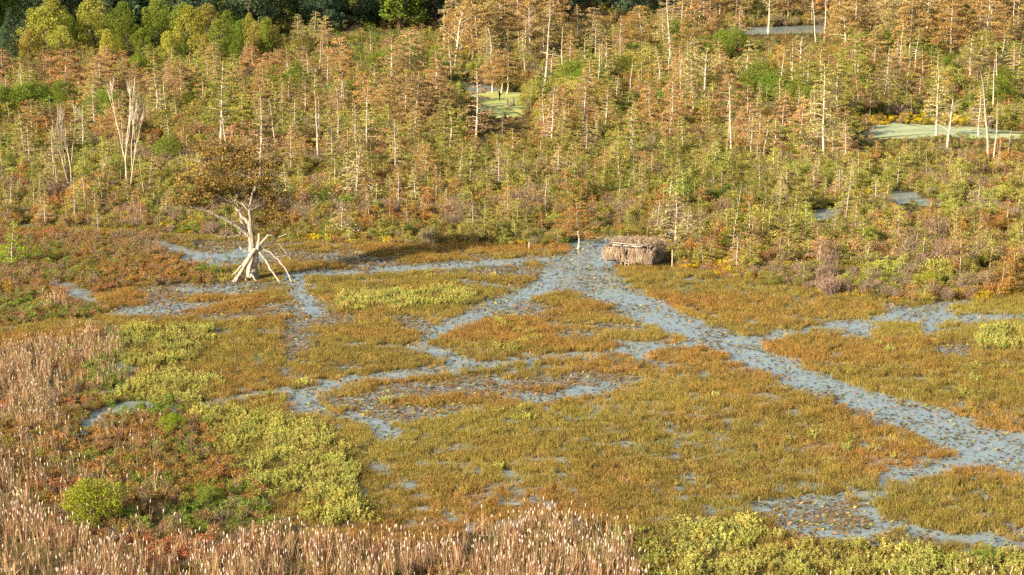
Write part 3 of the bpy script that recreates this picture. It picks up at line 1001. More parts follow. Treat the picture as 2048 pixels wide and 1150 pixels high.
def broadleaf_meshes(seed, H, R, leaves, leaf, lobes=22, conical=False):
    r = np.random.default_rng(seed)
    t, c = MB(), MB()
    t.tube([(0, 0, -0.3), (0, 0, 0.4), (0.05 * R, 0, 0.3 * H), (0, 0.05 * R, 0.62 * H)], np.array([0.05, 0.032, 0.026, 0.012]) * H * 0.75, 7)
    cs = []
    for k in range(lobes):
        th = k * 2.4 + r.normal() * 0.3
        u = (k + 0.5) / lobes
        zc = H * (0.22 + 0.72 * u)
        q = R * ((1 - u) ** 0.8 if conical else math.sqrt(max(0, 1 - (2 * (u - 0.42)) ** 2 * 0.85))) * (0.45 + 0.5 * r.random())
        cs.append((math.cos(th) * q, math.sin(th) * q, zc, R * ((0.2 + 0.16 * (1 - u)) if conical else (0.26 + 0.16 * r.random()))))
    cs = np.array(cs)
    for k in range(0, lobes, 2):
        z0 = min(0.58 * H, cs[k, 2] * 0.6)
        a = np.array([0, 0, z0])
        e_ = cs[k, :3]
        t.tube([a, a + (e_ - a) * 0.5 + [0, 0, 0.02 * H], e_], np.array([0.012, 0.008, 0.003]) * H, 4)
    wts = cs[:, 3] ** 2
    which = r.choice(lobes, leaves, p=wts / wts.sum())
    d = r.normal(size=(leaves, 3))
    d /= np.linalg.norm(d, axis=1)[:, None]
    rr = cs[which, 3] * (0.45 + 0.62 * r.random(leaves) ** 0.6)
    p = cs[which, :3] + d * rr[:, None] * [1, 1, 0.8]
    c.leaves(p, d * 0.7 + r.normal(size=p.shape) * 0.6 + [0, 0, -0.1], leaf * (0.6 + 0.8 * r.random(leaves)), leaf * 0.55, 0, r, flat=0.15)
    return t.mesh("trunk", [M_BARK]), c.mesh("crown", [M_LEAF])


def vase_mesh(seed, H, stems=2):
    """Leafless pale tree whose limbs rise in a narrow vase."""
    r = np.random.default_rng(seed)
    t = MB()
    B, T = [], []

    def grow(p, d, L, rad, depth):
        q = p + d * L * 0.5 + r.normal(size=3) * 0.03 * L
        e_ = p + d * L
        t.tube([p, q, e_], [rad, rad * 0.85, rad * 0.66], 5 if depth < 2 else 3, 0, cap=False)
        if depth >= 4:
            for k in range(6):
                a = p + (e_ - p) * r.random()
                B.append(a)
                T.append(a + (d * 1.0 + r.normal(size=3) * 0.35) * L * (0.7 + 0.5 * r.random()))
            return
        for k in range(2 if depth else 3):
            dd = d + r.normal(size=3) * [0.17, 0.17, 0.05] + [0, 0, 0.3]
            dd /= np.linalg.norm(dd)
            grow(e_, dd, L * (0.62 + 0.2 * r.random()), rad * 0.62, depth + 1)
    for s_ in range(stems):
        d = np.array([r.normal() * 0.05 + (s_ - (stems - 1) / 2) * 0.10, r.normal() * 0.05, 1.0])
        grow(np.array([(s_ - 0.5) * 0.25, 0, -0.2]), d / np.linalg.norm(d), H * 0.36 * (1 if s_ == 0 else 0.8), 0.012 * H, 0)
    t.blades(B, T, 0.04, 1, r)
    return t.mesh("trunk", [M_PALE, M_TWIG])


# mesh kinds, built once and shared
KIND = {
    "tall": [cypress_meshes(300 + i, 12, 2.9, 32, 5200, 0.6, 0.35, 7, 0.10) for i in range(5)],        # thin crown over a long pale trunk
    "full": [cypress_meshes(320 + i, 10, 3.1, 34, 8500, 0.75, 0.28, 5, 0.12) for i in range(5)],       # layered rusty crown
    "soft": [cypress_meshes(340 + i, 5, 1.7, 28, 4200, 0.25, 0.08, 7, 0.10, 0.16) for i in range(5)],   # young, feathery
    "bare": [cypress_meshes(360 + i, 11, 2.5, 34, 2000, 0.35, 0.22, 10, 0.16) for i in range(5)],        # pale limbs, hardly a leaf
    "snag": [cypress_meshes(380 + i, 13, 1.5, 16, 0, 0.4, 0.4, 2, 0.05) for i in range(4)],            # tall white pole
    "droop": [cypress_meshes(400 + i, 5.5, 2.4, 36, 900, 0.1, 0.1, 11, 0.32) for i in range(4)],       # small, wide, drooping
    "forked": [cypress_meshes(420 + i, 12, 3.2, 14, 900, 0.6, 0.45, 5, -0.1, fork=1, r0=0.26) for i in range(3)],
    "leafy": [broadleaf_meshes(440 + i, 12, 4.4, 5200, 0.42) for i in range(4)],
    "cone": [broadleaf_meshes(460 + i, 12, 2.8, 4200, 0.34, 26, True) for i in range(3)],
    "bushy": [broadleaf_meshes(480 + i, 4.2, 2.4, 6000, 0.16, 20) for i in range(4)],
    "vase": [(vase_mesh(500, 10, 2), None), (vase_mesh(503, 8.5, 3), None), (vase_mesh(506, 5.5, 1), None)],
}
BASE_H = {"tall": 12, "full": 10, "soft": 5, "bare": 11, "snag": 13, "droop": 5.5, "forked": 12, "leafy": 11.6, "cone": 12, "bushy": 4.2, "vase": 9}
NAME = {"tall": "bald_cypress", "full": "bald_cypress", "soft": "young_cypress", "bare": "bare_cypress", "snag": "dead_cypress", "droop": "bare_cypress", "forked": "dead_cypress",
        "leafy": "broadleaf_tree", "cone": "cedar_tree", "bushy": "willow_shrub", "vase": "bare_tree"}
CAT = {"broadleaf_tree": "tree", "cedar_tree": "tree", "willow_shrub": "shrub", "bare_tree": "tree"}
SHAPE = {"tall": "thin-crowned tall cypress", "full": "feathery cypress", "soft": "young feathery cypress", "bare": "nearly leafless pale cypress",
         "snag": "white dead cypress pole", "droop": "bare drooping cypress", "forked": "forked dead cypress", "leafy": "broadleaf tree",
         "cone": "pointed dark cedar", "bushy": "bushy willow shrub", "vase": "bare white vase shaped tree"}
COLS = {"rusty": (.45, .29, .12), "brown": (.42, .305, .105), "tan": (.46, .36, .15), "olive": (.36, .315, .075), "green": (.19, .235, .035), "yellowish": (.35, .34, .06), "dark green": (.10, .15, .075), "orange": (.47, .265, .09), "lime": (.33, .36, .035)}
GROUP = {"bald_cypress": "autumn cypresses of the swamp", "young_cypress": "young cypresses in the thicket", "bare_cypress": "bare cypresses of the swamp", "dead_cypress": "dead white cypresses",
         "broadleaf_tree": "broadleaf trees behind the swamp", "cedar_tree": "dark cedars of the far wood", "willow_shrub": "green willows among the cypresses", "bare_tree": "bare white trees at the thicket edge"}
TREES = []          # (px, py, kind, colour word, object)


def plant(px, py, height, kind, colour, widen=1.0, variant=None, rz=None, tint=None):
    ms = KIND[kind]
    tm, cm = ms[variant % len(ms)] if variant is not None else ms[int(RNG.integers(0, len(ms)))]
    p = at(px, py)
    root = bpy.data.objects.new(NAME[kind], None)
    root.empty_display_size = 0.5
    COL.objects.link(root)
    s = height / BASE_H[kind]
    root.location = (p[0], p[1], 0)
    root.rotation_euler = (0, 0, RNG.random() * 6.283 if rz is None else rz)
    tl = 0.05 if kind in ("snag", "forked") else 0.025
    root.rotation_euler[0], root.rotation_euler[1] = RNG.normal() * tl, RNG.normal() * tl
    if colour == "orange":
        root.rotation_euler[0] = root.rotation_euler[1] = 0
    if kind == "vase":
        widen = 0.75
    root.scale = (s * widen, s * widen, s)
    t = link("trunk", tm, root)
    g_ = 0.85 + 0.3 * RNG.random()
    t.color = (g_, g_ * (0.97 + 0.03 * RNG.random()), g_ * (0.92 + 0.08 * RNG.random()), 1)
    if tint:
        t.color = (*tint, 1)
    if cm is not None:
        c = link("crown", cm, root)
        b = np.array(COLS[colour]) * (1 + 0.14 * RNG.normal()) * (1 + 0.05 * RNG.normal(size=3))
        c.color = (*np.clip(b, 0.01, 0.9), 1)
    TREES.append((px, py, kind, colour, root))
    return root


def by_top(px, top, base, kind, colour, widen=1.0, **k):
    return plant(px, base, (base - top) / px_per_m(base) / math.cos(math.atan((base + 250) / F_PX)), kind, colour, widen, **k)


# trees measured one by one: (x, top row, foot row, kind, colour)
MEASURED = """143 240 394 vase tan;257 198 398 vase tan;208 288 394 vase tan;60 248 358 bare tan;110 255 382 bare tan;440 128 312 tall olive;454 205 325 snag tan;520 180 376 bare tan
551 200 308 snag tan;584 243 350 bare brown;609 155 256 tall brown;638 195 338 snag tan;666 238 350 bare brown;679 165 258 tall rusty;687 168 255 snag tan;571 325 412 bare tan
200 112 210 full rusty;128 98 210 full rusty;90 118 188 full rusty;258 138 208 full rusty;362 128 232 full rusty;343 92 142 bare tan;60 52 118 forked tan;595 26 118 tall tan;625 22 110 tall tan;655 30 112 tall tan
734 158 318 bare brown;713 288 412 droop tan;791 238 357 bare brown;910 14 148 forked tan;889 18 120 snag tan;952 134 302 bare rusty;1004 232 300 bare rusty;1092 176 294 bare brown
1103 172 302 bare tan;1087 8 198 snag tan;1061 8 124 forked tan;995 284 388 bare tan;1085 298 352 droop tan;1204 293 357 soft rusty;1303 303 362 bare brown;1208 168 282 tall brown;1342 148 277 tall rusty
1296 168 247 bare tan;1285 236 294 bare tan;1410 95 212 forked tan;1450 148 258 full rusty;1462 165 322 snag tan;1602 73 152 forked tan;1612 120 184 bare tan;1649 128 327 bare tan
1632 -20 90 snag tan;1647 -15 96 snag tan;1537 -20 62 forked tan;1556 173 264 bare brown;1618 188 282 bare brown;1689 238 337 bare tan;1620 288 342 droop tan;1513 290 336 droop tan
1561 342 430 bare tan;1700 144 212 tall rusty;1718 148 222 tall rusty;1809 110 212 snag tan;1873 133 274 bare tan;1891 193 322 forked tan;1936 112 172 forked tan;1976 143 330 snag tan
1985 200 338 snag tan;1999 98 214 snag tan;1957 173 270 bare tan;2012 255 330 snag tan;1811 8 72 snag tan;1780 150 228 tall brown;1465 410 507 soft green;1577 418 512 soft olive
1726 430 507 soft lime;1962 423 469 droop tan;1766 400 452 bare brown;1498 412 490 soft olive;1157 402 498 full orange;1348 383 504 droop tan;1310 398 478 droop tan;1376 418 486 droop tan;1398 415 482 bare tan
683 403 476 droop tan;711 300 415 bare tan;795 328 434 bare rusty;946 388 470 bare tan;1009 385 440 soft olive;1090 390 442 bare brown;635 390 436 droop tan;24 438 532 soft lime;320 425 462 soft olive
765 150 232 full rusty;780 152 250 full rusty;795 150 262 full rusty;810 154 272 full brown;822 150 258 full rusty;834 155 280 full rusty;846 160 268 full brown;855 165 250 full rusty;870 150 240 full rusty
1003 98 186 full rusty;1014 104 188 full brown;985 110 184 full rusty;1140 60 150 tall rusty;1240 30 120 tall rusty;1190 40 130 tall tan;1330 20 110 tall tan;1430 15 100 tall rusty;1480 10 90 tall tan
600 262 330 soft olive;850 285 372 full brown;870 330 386 soft rusty;400 300 380 soft olive;300 300 400 soft olive;1020 385 436 soft lime;1660 190 265 tall brown;1740 170 240 tall rusty;1840 150 232 tall rusty"""
for row in MEASURED.replace("\n", ";").split(";"):
    q = row.split()
    k = q[3]
    by_top(float(q[0]), float(q[1]), float(q[2]), k, q[4], widen=1.4 if q[4] == "orange" else 1.25 if k in ("full",) and float(q[2]) < 300 else (1.3 if k == "droop" else 1.0),
           variant={143: 0, 257: 0, 208: 2}.get(int(q[0])) if k == "vase" else None)

# broadleaf trees and cedars at the upper left
for x, tp, bs, kd, cl, wd in [(94, 18, 122, "leafy", "yellowish", 1.25), (185, 26, 118, "leafy", "yellowish", 1.05), (257, 36, 124, "leafy", "green", .9), (313, 26, 118, "leafy", "green", .9),
                              (385, 18, 126, "leafy", "yellowish", .8), (440, 44, 130, "leafy", "green", .85), (478, 44, 116, "leafy", "green", .7), (516, 46, 122, "leafy", "olive", .8), (550, 60, 122, "leafy", "olive", .7),
                              (24, 12, 118, "cone", "dark green", 1.2), (52, 40, 108, "leafy", "dark green", .9), (338, 6, 88, "cone", "green", .9), (222, 20, 96, "leafy", "dark green", .9), (150, 5, 90, "leafy", "yellowish", .9),
                              (290, -5, 80, "leafy", "olive", .8), (420, 0, 80, "leafy", "dark green", .9), (10, 60, 140, "leafy", "dark green", .9), (240, -10, 70, "leafy", "yellowish", .8), (370, 70, 138, "cone", "green", .8), (125, 55, 132, "leafy", "yellowish", .95), (215, 62, 134, "leafy", "yellowish", .8), (285, 60, 134, "leafy", "green", .8), (340, 66, 138, "leafy", "yellowish", .75), (410, 72, 138, "leafy", "olive", .8), (470, 84, 140, "leafy", "green", .6), (60, 62, 130, "leafy", "olive", .9), (110, 0, 100, "leafy", "yellowish", .9), (190, -4, 100, "leafy", "olive", .9), (250, 8, 104, "leafy", "green", .9), (320, 0, 100, "leafy", "yellowish", .8), (365, 10, 104, "leafy", "green", .8), (415, 12, 108, "leafy", "olive", .8), (80, -10, 92, "leafy", "green", .9), (455, 24, 112, "leafy", "green", .7), (500, 30, 116, "leafy", "yellowish", .6), (140, 34, 114, "leafy", "green", .8), (535, 40, 124, "leafy", "green", .6)]:
    by_top(x, tp, bs, kd, cl, wd)
# green willows standing in masses among the cypresses
for cx, cyy, w_, h_, k_, cl in [(555, 200, 40, 14, 4, "green"), (292, 158, 22, 8, 3, "green"), (404, 234, 28, 12, 3, "green"), (20, 250, 60, 22, 6, "green"), (100, 224, 28, 14, 3, "green"), (160, 255, 60, 18, 4, "green"),
                                (1190, 190, 70, 26, 10, "green"), (1150, 215, 60, 22, 6, "olive"), (845, 145, 40, 18, 6, "green"), (760, 150, 50, 12, 4, "green"), (1380, 102, 40, 8, 5, "green"), (1440, 110, 40, 8, 4, "green"),
                                (1720, 112, 60, 10, 6, "green"), (1830, 112, 70, 12, 7, "green"), (1520, 212, 50, 16, 6, "green"), (1590, 228, 40, 14, 4, "green"), (1980, 135, 60, 16, 5, "green"), (2010, 215, 40, 16, 3, "green"),
                                (1915, 165, 40, 14, 3, "green"), (690, 215, 30, 12, 2, "green"), (340, 340, 8, 3, 1, "green"), (440, 250, 60, 20, 3, "olive"), (1260, 160, 40, 16, 3, "olive"), (640, 120, 60, 14, 3, "olive"), (1880, 215, 60, 20, 3, "olive")]:
    for i in range(k_):
        y_ = cyy + (RNG.random() * 2 - 1) * h_
        plant(cx + (RNG.random() * 2 - 1) * w_, y_, 3.2 + 2.4 * RNG.random(), "bushy", cl, 0.9 + 0.3 * RNG.random())

# the rest of the swamp wood
KEEP_CLEAR = [(430, -90, 575, 66), (575, -90, 905, 20), (1130, -90, 1320, 4), (0, -90, 430, 70), (925, 174, 1085, 246), (1695, 236, 2070, 284), (1430, 50, 1660, 72), (1795, 380, 1875, 420), (380, 300, 620, 470)]
TAKEN = [(t[0], t[1]) for t in TREES]


def scatter_trees(n, y0, y1, x0, x1, kinds, hmin, hmax, cols, gap=10):
    done, tries = 0, 0
    while done < n and tries < n * 60:
        tries += 1
        y_ = y0 + (y1 - y0) * RNG.random()
        x_ = x0 + (x1 - x0) * RNG.random()
        h_ = hmin + (hmax - hmin) * RNG.random()
        s_ = px_per_m(y_)
        if any(x_ + 1.3 * s_ > a and x_ - 1.3 * s_ < c_ and y_ > b and y_ - h_ * s_ < d_ for a, b, c_, d_ in KEEP_CLEAR):
            continue
        if any(abs(x_ - a) < gap and abs(y_ - b) < gap * 0.45 for a, b in TAKEN):
            continue
        w = at(x_, y_)
        if channel_margin(np.array([w[0]]), np.array([w[1]]))[0] > -0.5:
            continue
        TAKEN.append((x_, y_))
        k = kinds[int(RNG.integers(0, len(kinds)))]
        cs = cols if isinstance(cols, list) else [cols]
        plant(x_, y_, h_, k, cs[int(RNG.integers(0, len(cs)))], 0.85 + 0.4 * RNG.random())
        done += 1


scatter_trees(95, 44, 130, 560, 2070, ["tall", "full", "full", "bare", "tall", "snag"], 9, 14, ["rusty", "brown", "tan", "brown", "rusty"], 9)
scatter_trees(40, 28, 80, 1050, 2070, ["tall", "full", "full"], 10, 14, ["rusty", "brown", "tan"], 9)
scatter_trees(75, 135, 250, 560, 2060, ["tall", "bare", "full", "bare", "soft", "snag"], 6.5, 10, ["rusty", "brown", "olive", "rusty", "tan"], 12)
scatter_trees(45, 150, 240, -10, 620, ["full", "full", "tall", "soft", "bare"], 5, 7.2, ["rusty", "olive", "brown"], 12)
scatter_trees(45, 190, 330, -10, 2060, ["bare", "bare", "droop"], 4, 8, ["olive", "tan", "brown"], 13)
scatter_trees(45, 330, 470, -10, 2060, ["droop", "bare", "droop"], 2.6, 4.6, ["olive", "tan", "brown"], 15)
scatter_trees(60, 235, 330, -10, 2060, ["soft", "tall", "bare", "soft", "full"], 4, 7.5, ["olive", "brown", "rusty", "olive"], 14)
scatter_trees(70, 310, 440, -10, 2060, ["soft", "soft", "droop", "soft"], 2.6, 4.6, ["olive", "olive", "brown", "yellowish"], 16)
scatter_trees(30, 420, 545, 1380, 2060, ["soft", "soft", "droop"], 2.0, 3.4, ["olive", "olive", "yellowish", "brown"], 16)

# the shaded wood behind
far_lo = len(TREES)
for i in range(120):
    while True:
        x_, y_ = RNG.random() * 1500 - 40, 20 + 75 * RNG.random()
        w_ = at(x_, y_)
        s_ = -SUN_DIR[1] * w_[0] + SUN_DIR[0] * w_[1]
        if s_ > 372 and not (x_ > 1400 and y_ > 40):
            break
    kd = "leafy" if RNG.random() < 0.7 else "cone"
    plant(x_, y_, 13 + 7 * RNG.random(), kd, "dark green" if RNG.random() < 0.75 else "green", 0.9 + 0.3 * RNG.random())

# more of the same wood on either side of the view
n = 420
side_ = np.where(RNG.random(n) < 0.5, -1.0, 1.0)
Yo = 205 + 330 * RNG.random(n)
Xo = side_ * (Yo * 0.256 + 4.5 + 42 * RNG.random(n))
ok_ = (channel_margin(Xo, Yo) < -1.0) & ((side_ > 0) | (Yo > 215)) & (shade_bluff_height(Xo, Yo) < 3)
Xo, Yo = Xo[ok_], Yo[ok_]
n = len(Xo)
hs_ = np.where(Yo < 265, 0.45, np.where(Yo < 330, 0.75, 1.0)) * (0.8 + 0.4 * RNG.random(n))
outer = KIND["full"][:3] + KIND["tall"][:2]
crowns_ = []
for _, cm in outer:
    c2 = cm.copy()
    c2.materials.clear()
    c2.materials.append(M_LEAF_S)
    crowns_.append(c2)
po_, ro_, io_ = np.stack([Xo, Yo, 0 * Xo], -1), rand_rot(n, 0.03), RNG.integers(0, 5, n)
co_ = jitter(np.array([COLS["rusty"], COLS["brown"], COLS["olive"], COLS["tan"]])[RNG.integers(0, 4, n)])
scatter("outer_wood_trunks", po_, ro_, np.stack([hs_] * 3, -1), co_, io_, [t for t, _ in outer])
scatter("outer_wood_crowns", po_, ro_, np.stack([hs_] * 3, -1), co_, io_, crowns_)

ORD = ["first", "second", "third", "fourth", "fifth", "sixth", "seventh", "eighth", "ninth", "tenth", "eleventh", "twelfth", "thirteenth", "fourteenth", "fifteenth", "sixteenth", "seventeenth", "eighteenth", "nineteenth", "twentieth"]


def place_words(x, y):
    if y < 72:
        cols_ = ["in the back row above the yellow crowns", "in the shaded wood, left part", "in the shaded wood, middle part", "in the back row above the green pond", "in the back row, right of centre", "by the far open water", "in the top right corner"]
    elif y < 135:
        cols_ = ["beside the yellow-green crowns", "below the shaded wood's left part", "below the shaded wood's middle", "behind the round green pond", "in the second row, right of centre", "in front of the far open water", "at far right behind the flower strip"]
    elif y < 205:
        cols_ = ["behind the left dark willows", "behind the two bare white trees", "behind the dense trunk cluster", "around the round green pond", "by the big willow mass", "behind the lone white poles", "behind the pale duckweed strip"]
    elif y < 290:
        cols_ = ["by the left dark willows", "left of the dense trunk cluster", "beside the dense trunk cluster", "in front of the green pond", "below the big willow mass", "among the lone white poles", "beside the pale duckweed strip"]
    elif y < 370:
        cols_ = ["behind the two bare white trees", "behind the gnarled lone cypress", "in the thicket left of centre", "in the thicket below the green pond", "in the thicket above the thatched hut", "in the thicket right of the hut", "below the pale duckweed strip"]
    else:
        cols_ = ["at the left marsh edge", "beside the gnarled lone cypress", "on the marsh edge left of centre", "on the marsh edge left of the hut", "right behind the thatched hut", "on the edge right of the hut", "on the edge near the right side"]
    return cols_[min(6, max(0, int(np.searchsorted([330, 600, 880, 1130, 1400, 1690], x))))]


def label_all(items, look):
    """Give every thing its own words: look, place, and its order there."""
    buckets = {}
    for it in items:
        buckets.setdefault((look(it), place_words(it[0], it[1])), []).append(it)
    for (lk, pl), its in buckets.items():
        its.sort(key=lambda q: q[0])
        for k, it in enumerate(its):
            if len(its) == 1:
                lab = "%s %s" % (lk, pl)
            else:
                lab = "%s %s, %s from left" % (lk, pl, ORD[k] if k < len(ORD) else str(k + 1) + "th")
            nm = it[4].name.split(".")[0]
            tag(it[4], lab, CAT.get(nm, "cypress"), GROUP[nm])


def tree_look(it):
    kd, cl = it[2], it[3]
    return SHAPE[kd] if kd in ("snag", "forked", "vase", "droop", "bare", "cone") else "%s %s" % (cl, SHAPE[kd])


# ------------------------------------------------------------------ undergrowth of the swamp
X, Y = frame_points(150, 330, 1.35, 36)
X2, Y2 = frame_points(330, 620, 0.45, 45)
X, Y = np.concatenate([X, X2]), np.concatenate([Y, Y2])
L = layout(X, Y)
keep = ~L["marsh"] & (L["chan"] < -0.4)
hut = at(1272, 520)
keep &= np.hypot(X - hut[0], Y - hut[1]) > 3.6
X, Y = X[keep], Y[keep]
px, py = L["px"][keep], L["py"][keep]
n = len(X)
a1, a2, a3 = noise(X * 0.7, Y, 11, 111), noise(X * 0.7, Y, 9, 117), noise(X * 0.7, Y, 14, 119)
far_k = smooth(380, 150, py)
pal = np.array([OLIVE * 1.15 + [0, .025, 0], OLIVE * 1.25 + [0.0, 0.06, 0], ORANGE, BROWN * 1.1, MAUVE, GREEN, GOLD, RUST])
edge_y = np.interp(px, e[:, 0], e[:, 1]) - py
sc = np.stack([0.64 + 0 * a1, 0.96 - a1, a1 - 0.02, 0.95 - a3, a2 - 0.12 + 0.14 * smooth(110, 30, edge_y) - 0.1 * far_k, a3 - 0.2 + 0.16 * far_k, 0.35 + 0.25 * smooth(20, 0, edge_y) - 0.2 * far_k, smooth(0.6, 0.8, a2) * 0.55], -1) + RNG.gumbel(size=(n, 8)) * 0.075
ch = sc.argmax(1)
flower = ((py > 236) & (py < 252) & (px > 1690)) | ((py > 275) & (py < 286) & (px > 1690) & (px < 1830)) | ((np.abs(py - 212) < 5) & (px > 1380) & (px < 1560)) | ((np.abs(py - 395) < 9) & (px > 1570) & (px < 1780)) | ((np.abs(py - 550) < 22) & (px > 1340) & (px < 1480))
ch = np.where(flower & (RNG.random(n) < 0.75), 6, ch)
col = jitter(pal[ch])
s = np.clip(np.exp(RNG.normal(size=n) * 0.36) * 0.66, 0.25, 1.3) * np.where(ch == 6, 0.45, 1.0) * (1 + 0.25 * (py < 300)) * np.where(edge_y < 40, 0.75, 1.0)
in_pond_front = ((px > 1420) & (px < 1670) & (py > 66) & (py < 100)) | ((px > 1790) & (px < 1890) & (py > 408) & (py < 440)) | ((px > 1605) & (px < 1700) & (py > 432) & (py < 462)) | ((px > 930) & (px < 1085) & (py > 222) & (py < 300)) | ((px > 1700) & (py > 272) & (py < 322))
s = np.where(in_pond_front, s * 0.3, np.where(flower & (ch != 6), s * 0.5, s))
BUSH = [leafy_mesh("bush", 520 + i, 1100, 1.0, 1.9, 0.125, [M_LEAF_S, M_STEM], 8, 12, up=0.5, low=0.1) for i in range(5)] + [twiggy_mesh("twigs", 540 + i, 130, 1.0, 1.9, [M_LEAF_S, M_PURPLE], 420, 0.11) for i in range(3)]
YOUNG = []
for i in range(5):
    r = np.random.default_rng(560 + i)
    m = MB()
    Hh = 2.7
    m.tube([(0, 0, -.1), (0.06 * r.normal(), 0, Hh * .5), (0, 0.05 * r.normal(), Hh)], [0.045, 0.03, 0.008], 4, 2)
    Wd = 0.85 + 0.55 * r.random()
    for b in range(20):
        u = (b + r.random()) / 20
        a_ = b * 2.4 + r.normal() * 0.5
        Lb = Wd * (1.0 - 0.8 * u) * (0.55 + 0.6 * r.random())
        z0 = (0.12 + 0.85 * u) * Hh
        d_ = np.array([math.cos(a_), math.sin(a_), 0.25 * r.normal() + 0.1])
        m.blades([(0, 0, z0)], [np.array([0, 0, z0]) + d_ * Lb], 0.03, 2, r)
        k = int(26 + 40 * Lb)
        t_ = 0.2 + 0.85 * np.sqrt(r.random(k))
        P_ = np.array([0, 0, z0]) + d_ * Lb * t_[:, None] + r.normal(size=(k, 3)) * [0.13, 0.13, 0.05] * (0.5 + Lb)
        m.leaves(P_, d_ + r.normal(size=(k, 3)) * 0.5, 0.13 * (0.6 + 0.8 * r.random(k)), 0.055, 0, r)
    YOUNG.append(m.mesh("young_tree", [M_LEAF_S, M_STEM, M_TWIG]))
idx = np.where(RNG.random(n) < np.where(ch == 4, 0.8, 0.1), 5 + RNG.integers(0, 3, n), np.where(RNG.random(n) < 0.3, 8 + RNG.integers(0, 5, n), RNG.integers(0, 5, n)))
idx = np.where((ch == 6) | in_pond_front, RNG.integers(0, 5, n), idx)
rot = rand_rot(n)
pts = np.stack([X, Y, np.zeros(n)], -1)
sclv = np.stack([s * 1.05, s * 1.05, s * (0.75 + 0.5 * RNG.random(n))], -1)
# the three hundred that show largest stand as shrubs of their own
cand = [i for i in range(n) if -10 < px[i] < 2058 and idx[i] < 8]
cand.sort(key=lambda i: -(s[i] / Y[i]))
big = cand[:260]
rest = np.setdiff1d(np.arange(n), big)
scatter("undergrowth", pts[rest], rot[rest], sclv[rest], col[rest], idx[rest], BUSH + YOUNG)
SHRUB = [leafy_mesh("shrub", 520 + i, 1100, 1.0, 1.9, 0.125, [M_LEAF, M_STEM], 8, 12, up=0.5, low=0.1) for i in range(5)] + [twiggy_mesh("twiggy_shrub", 540 + i, 130, 1.0, 1.9, [M_LEAF, M_PURPLE], 420, 0.11) for i in range(3)]
CWORD = ["olive", "yellow-green", "orange", "brown", "mauve", "green", "golden", "rusty"]
SHRUBS = []
for i in big:
    o = link("shrub", SHRUB[idx[i]])
    o.location, o.rotation_euler, o.scale = pts[i], rot[i], sclv[i]
    o.color = (*np.clip(col[i], 0.004, 1), 1)
    SHRUBS.append((px[i], py[i], "twiggy" if idx[i] >= 5 else "leafy", CWORD[ch[i]], o))
CAT["shrub"], GROUP["shrub"] = "shrub", "shrubs of the thicket"
label_all(SHRUBS, lambda it: "%s %s shrub" % (it[3], it[2]))

# bright bushes standing alone in the foreground scrub and on the edges
LONE = [(186, 1052, 2.5, 1.4, "lime", "bright lime feathery willow bush standing above the front cattails"), (420, 1010, 1.1, 1.3, "green", "small green bush right of the bright lime willow"),
        (345, 868, 1.3, 1.2, "lime", "yellow-green bush behind the mauve scrub on the left"), (1862, 577, 1.5, 1.1, "lime", "lime willow bush on the marsh edge far right"),
        (1919, 372, 3.0, 0.7, "yellowish", "pointed yellow bush right of the small open pool"), (1745, 500, 2.2, 1.0, "green", "fresh green bush beside the pale stemmed sapling"), (1478, 480, 2.4, 0.8, "lime", "slim lime bush right of the hut")]
for x_, y_, h_, wd, cl, lab in LONE:
    o = plant(x_, y_, h_, "bushy", cl, wd)
    TREES.pop()
    tag(o, lab, "bush", GROUP["willow_shrub"])
label_all(TREES, tree_look)

# wood on the added, unseen shade bluff and beyond the last row
Xb, Yb = RNG.random(5200) * 1500 - 900, 300 + RNG.random(5200) * 900
zb = shade_bluff_height(Xb, Yb)
pxb, pyb = to_px(Xb, Yb)
sb = -SUN_DIR[1] * Xb + SUN_DIR[0] * Yb
keep = (zb > 8) | ((Yb > 600) & (pyb < 25))
Xb, Yb, zb = Xb[keep], Yb[keep], zb[keep]
n = len(Xb)
WOOD = []
for i in range(3):
    r = np.random.default_rng(600 + i)
    m = MB()
    k = 700
    cs = np.stack([r.normal(size=16) * 2.2, r.normal(size=16) * 2.2, 4 + 9 * r.random(16)], -1)
    d = r.normal(size=(k, 3))
    d /= np.linalg.norm(d, axis=1)[:, None]
    p = cs[r.integers(0, 16, k)] + d * 2.0
    m.leaves(p, r.normal(size=(k, 3)), 1.3, 0.9, 0, r)
    m.tube([(0, 0, -0.5), (0, 0, 9)], [0.35, 0.15], 5, 1)
    WOOD.append(m.mesh("far_tree", [M_LEAF_S, M_BARK]))
col = jitter(np.array([(.05, .075, .022), (.10, .12, .03), (.2, .15, .04)])[pick([4, 2, 1], n)])
s = 0.9 + 0.5 * RNG.random(n)
scatter("far_wood", np.stack([Xb, Yb, zb], -1), rand_rot(n, 0.03), np.stack([s] * 3, -1), col, RNG.integers(0, 3, n), WOOD)

# ------------------------------------------------------------------ the gnarled lone cypress
BT = at(508, 556)
BS = px_per_m(556)


def bp(cx, cyy, dy=0.0):
    """Point of the lone cypress from the close-up of the photograph (3.595 px per pixel, origin 300,280), dy metres behind the trunk."""
    return np.array([(300 + cx / 3.595 - 508) / BS, dy, (556 - (280 + cyy / 3.595)) / (BS * 0.98) + dy * 0.2])


lone = bpy.data.objects.new("lone_cypress", None)
COL.objects.link(lone)
lone.location = (BT[0], BT[1], 0)
lone.scale = (1, 1, 1)
tag(lone, "gnarled old cypress with fluted pale trunk standing alone in the marsh", "cypress")
tm = MB()


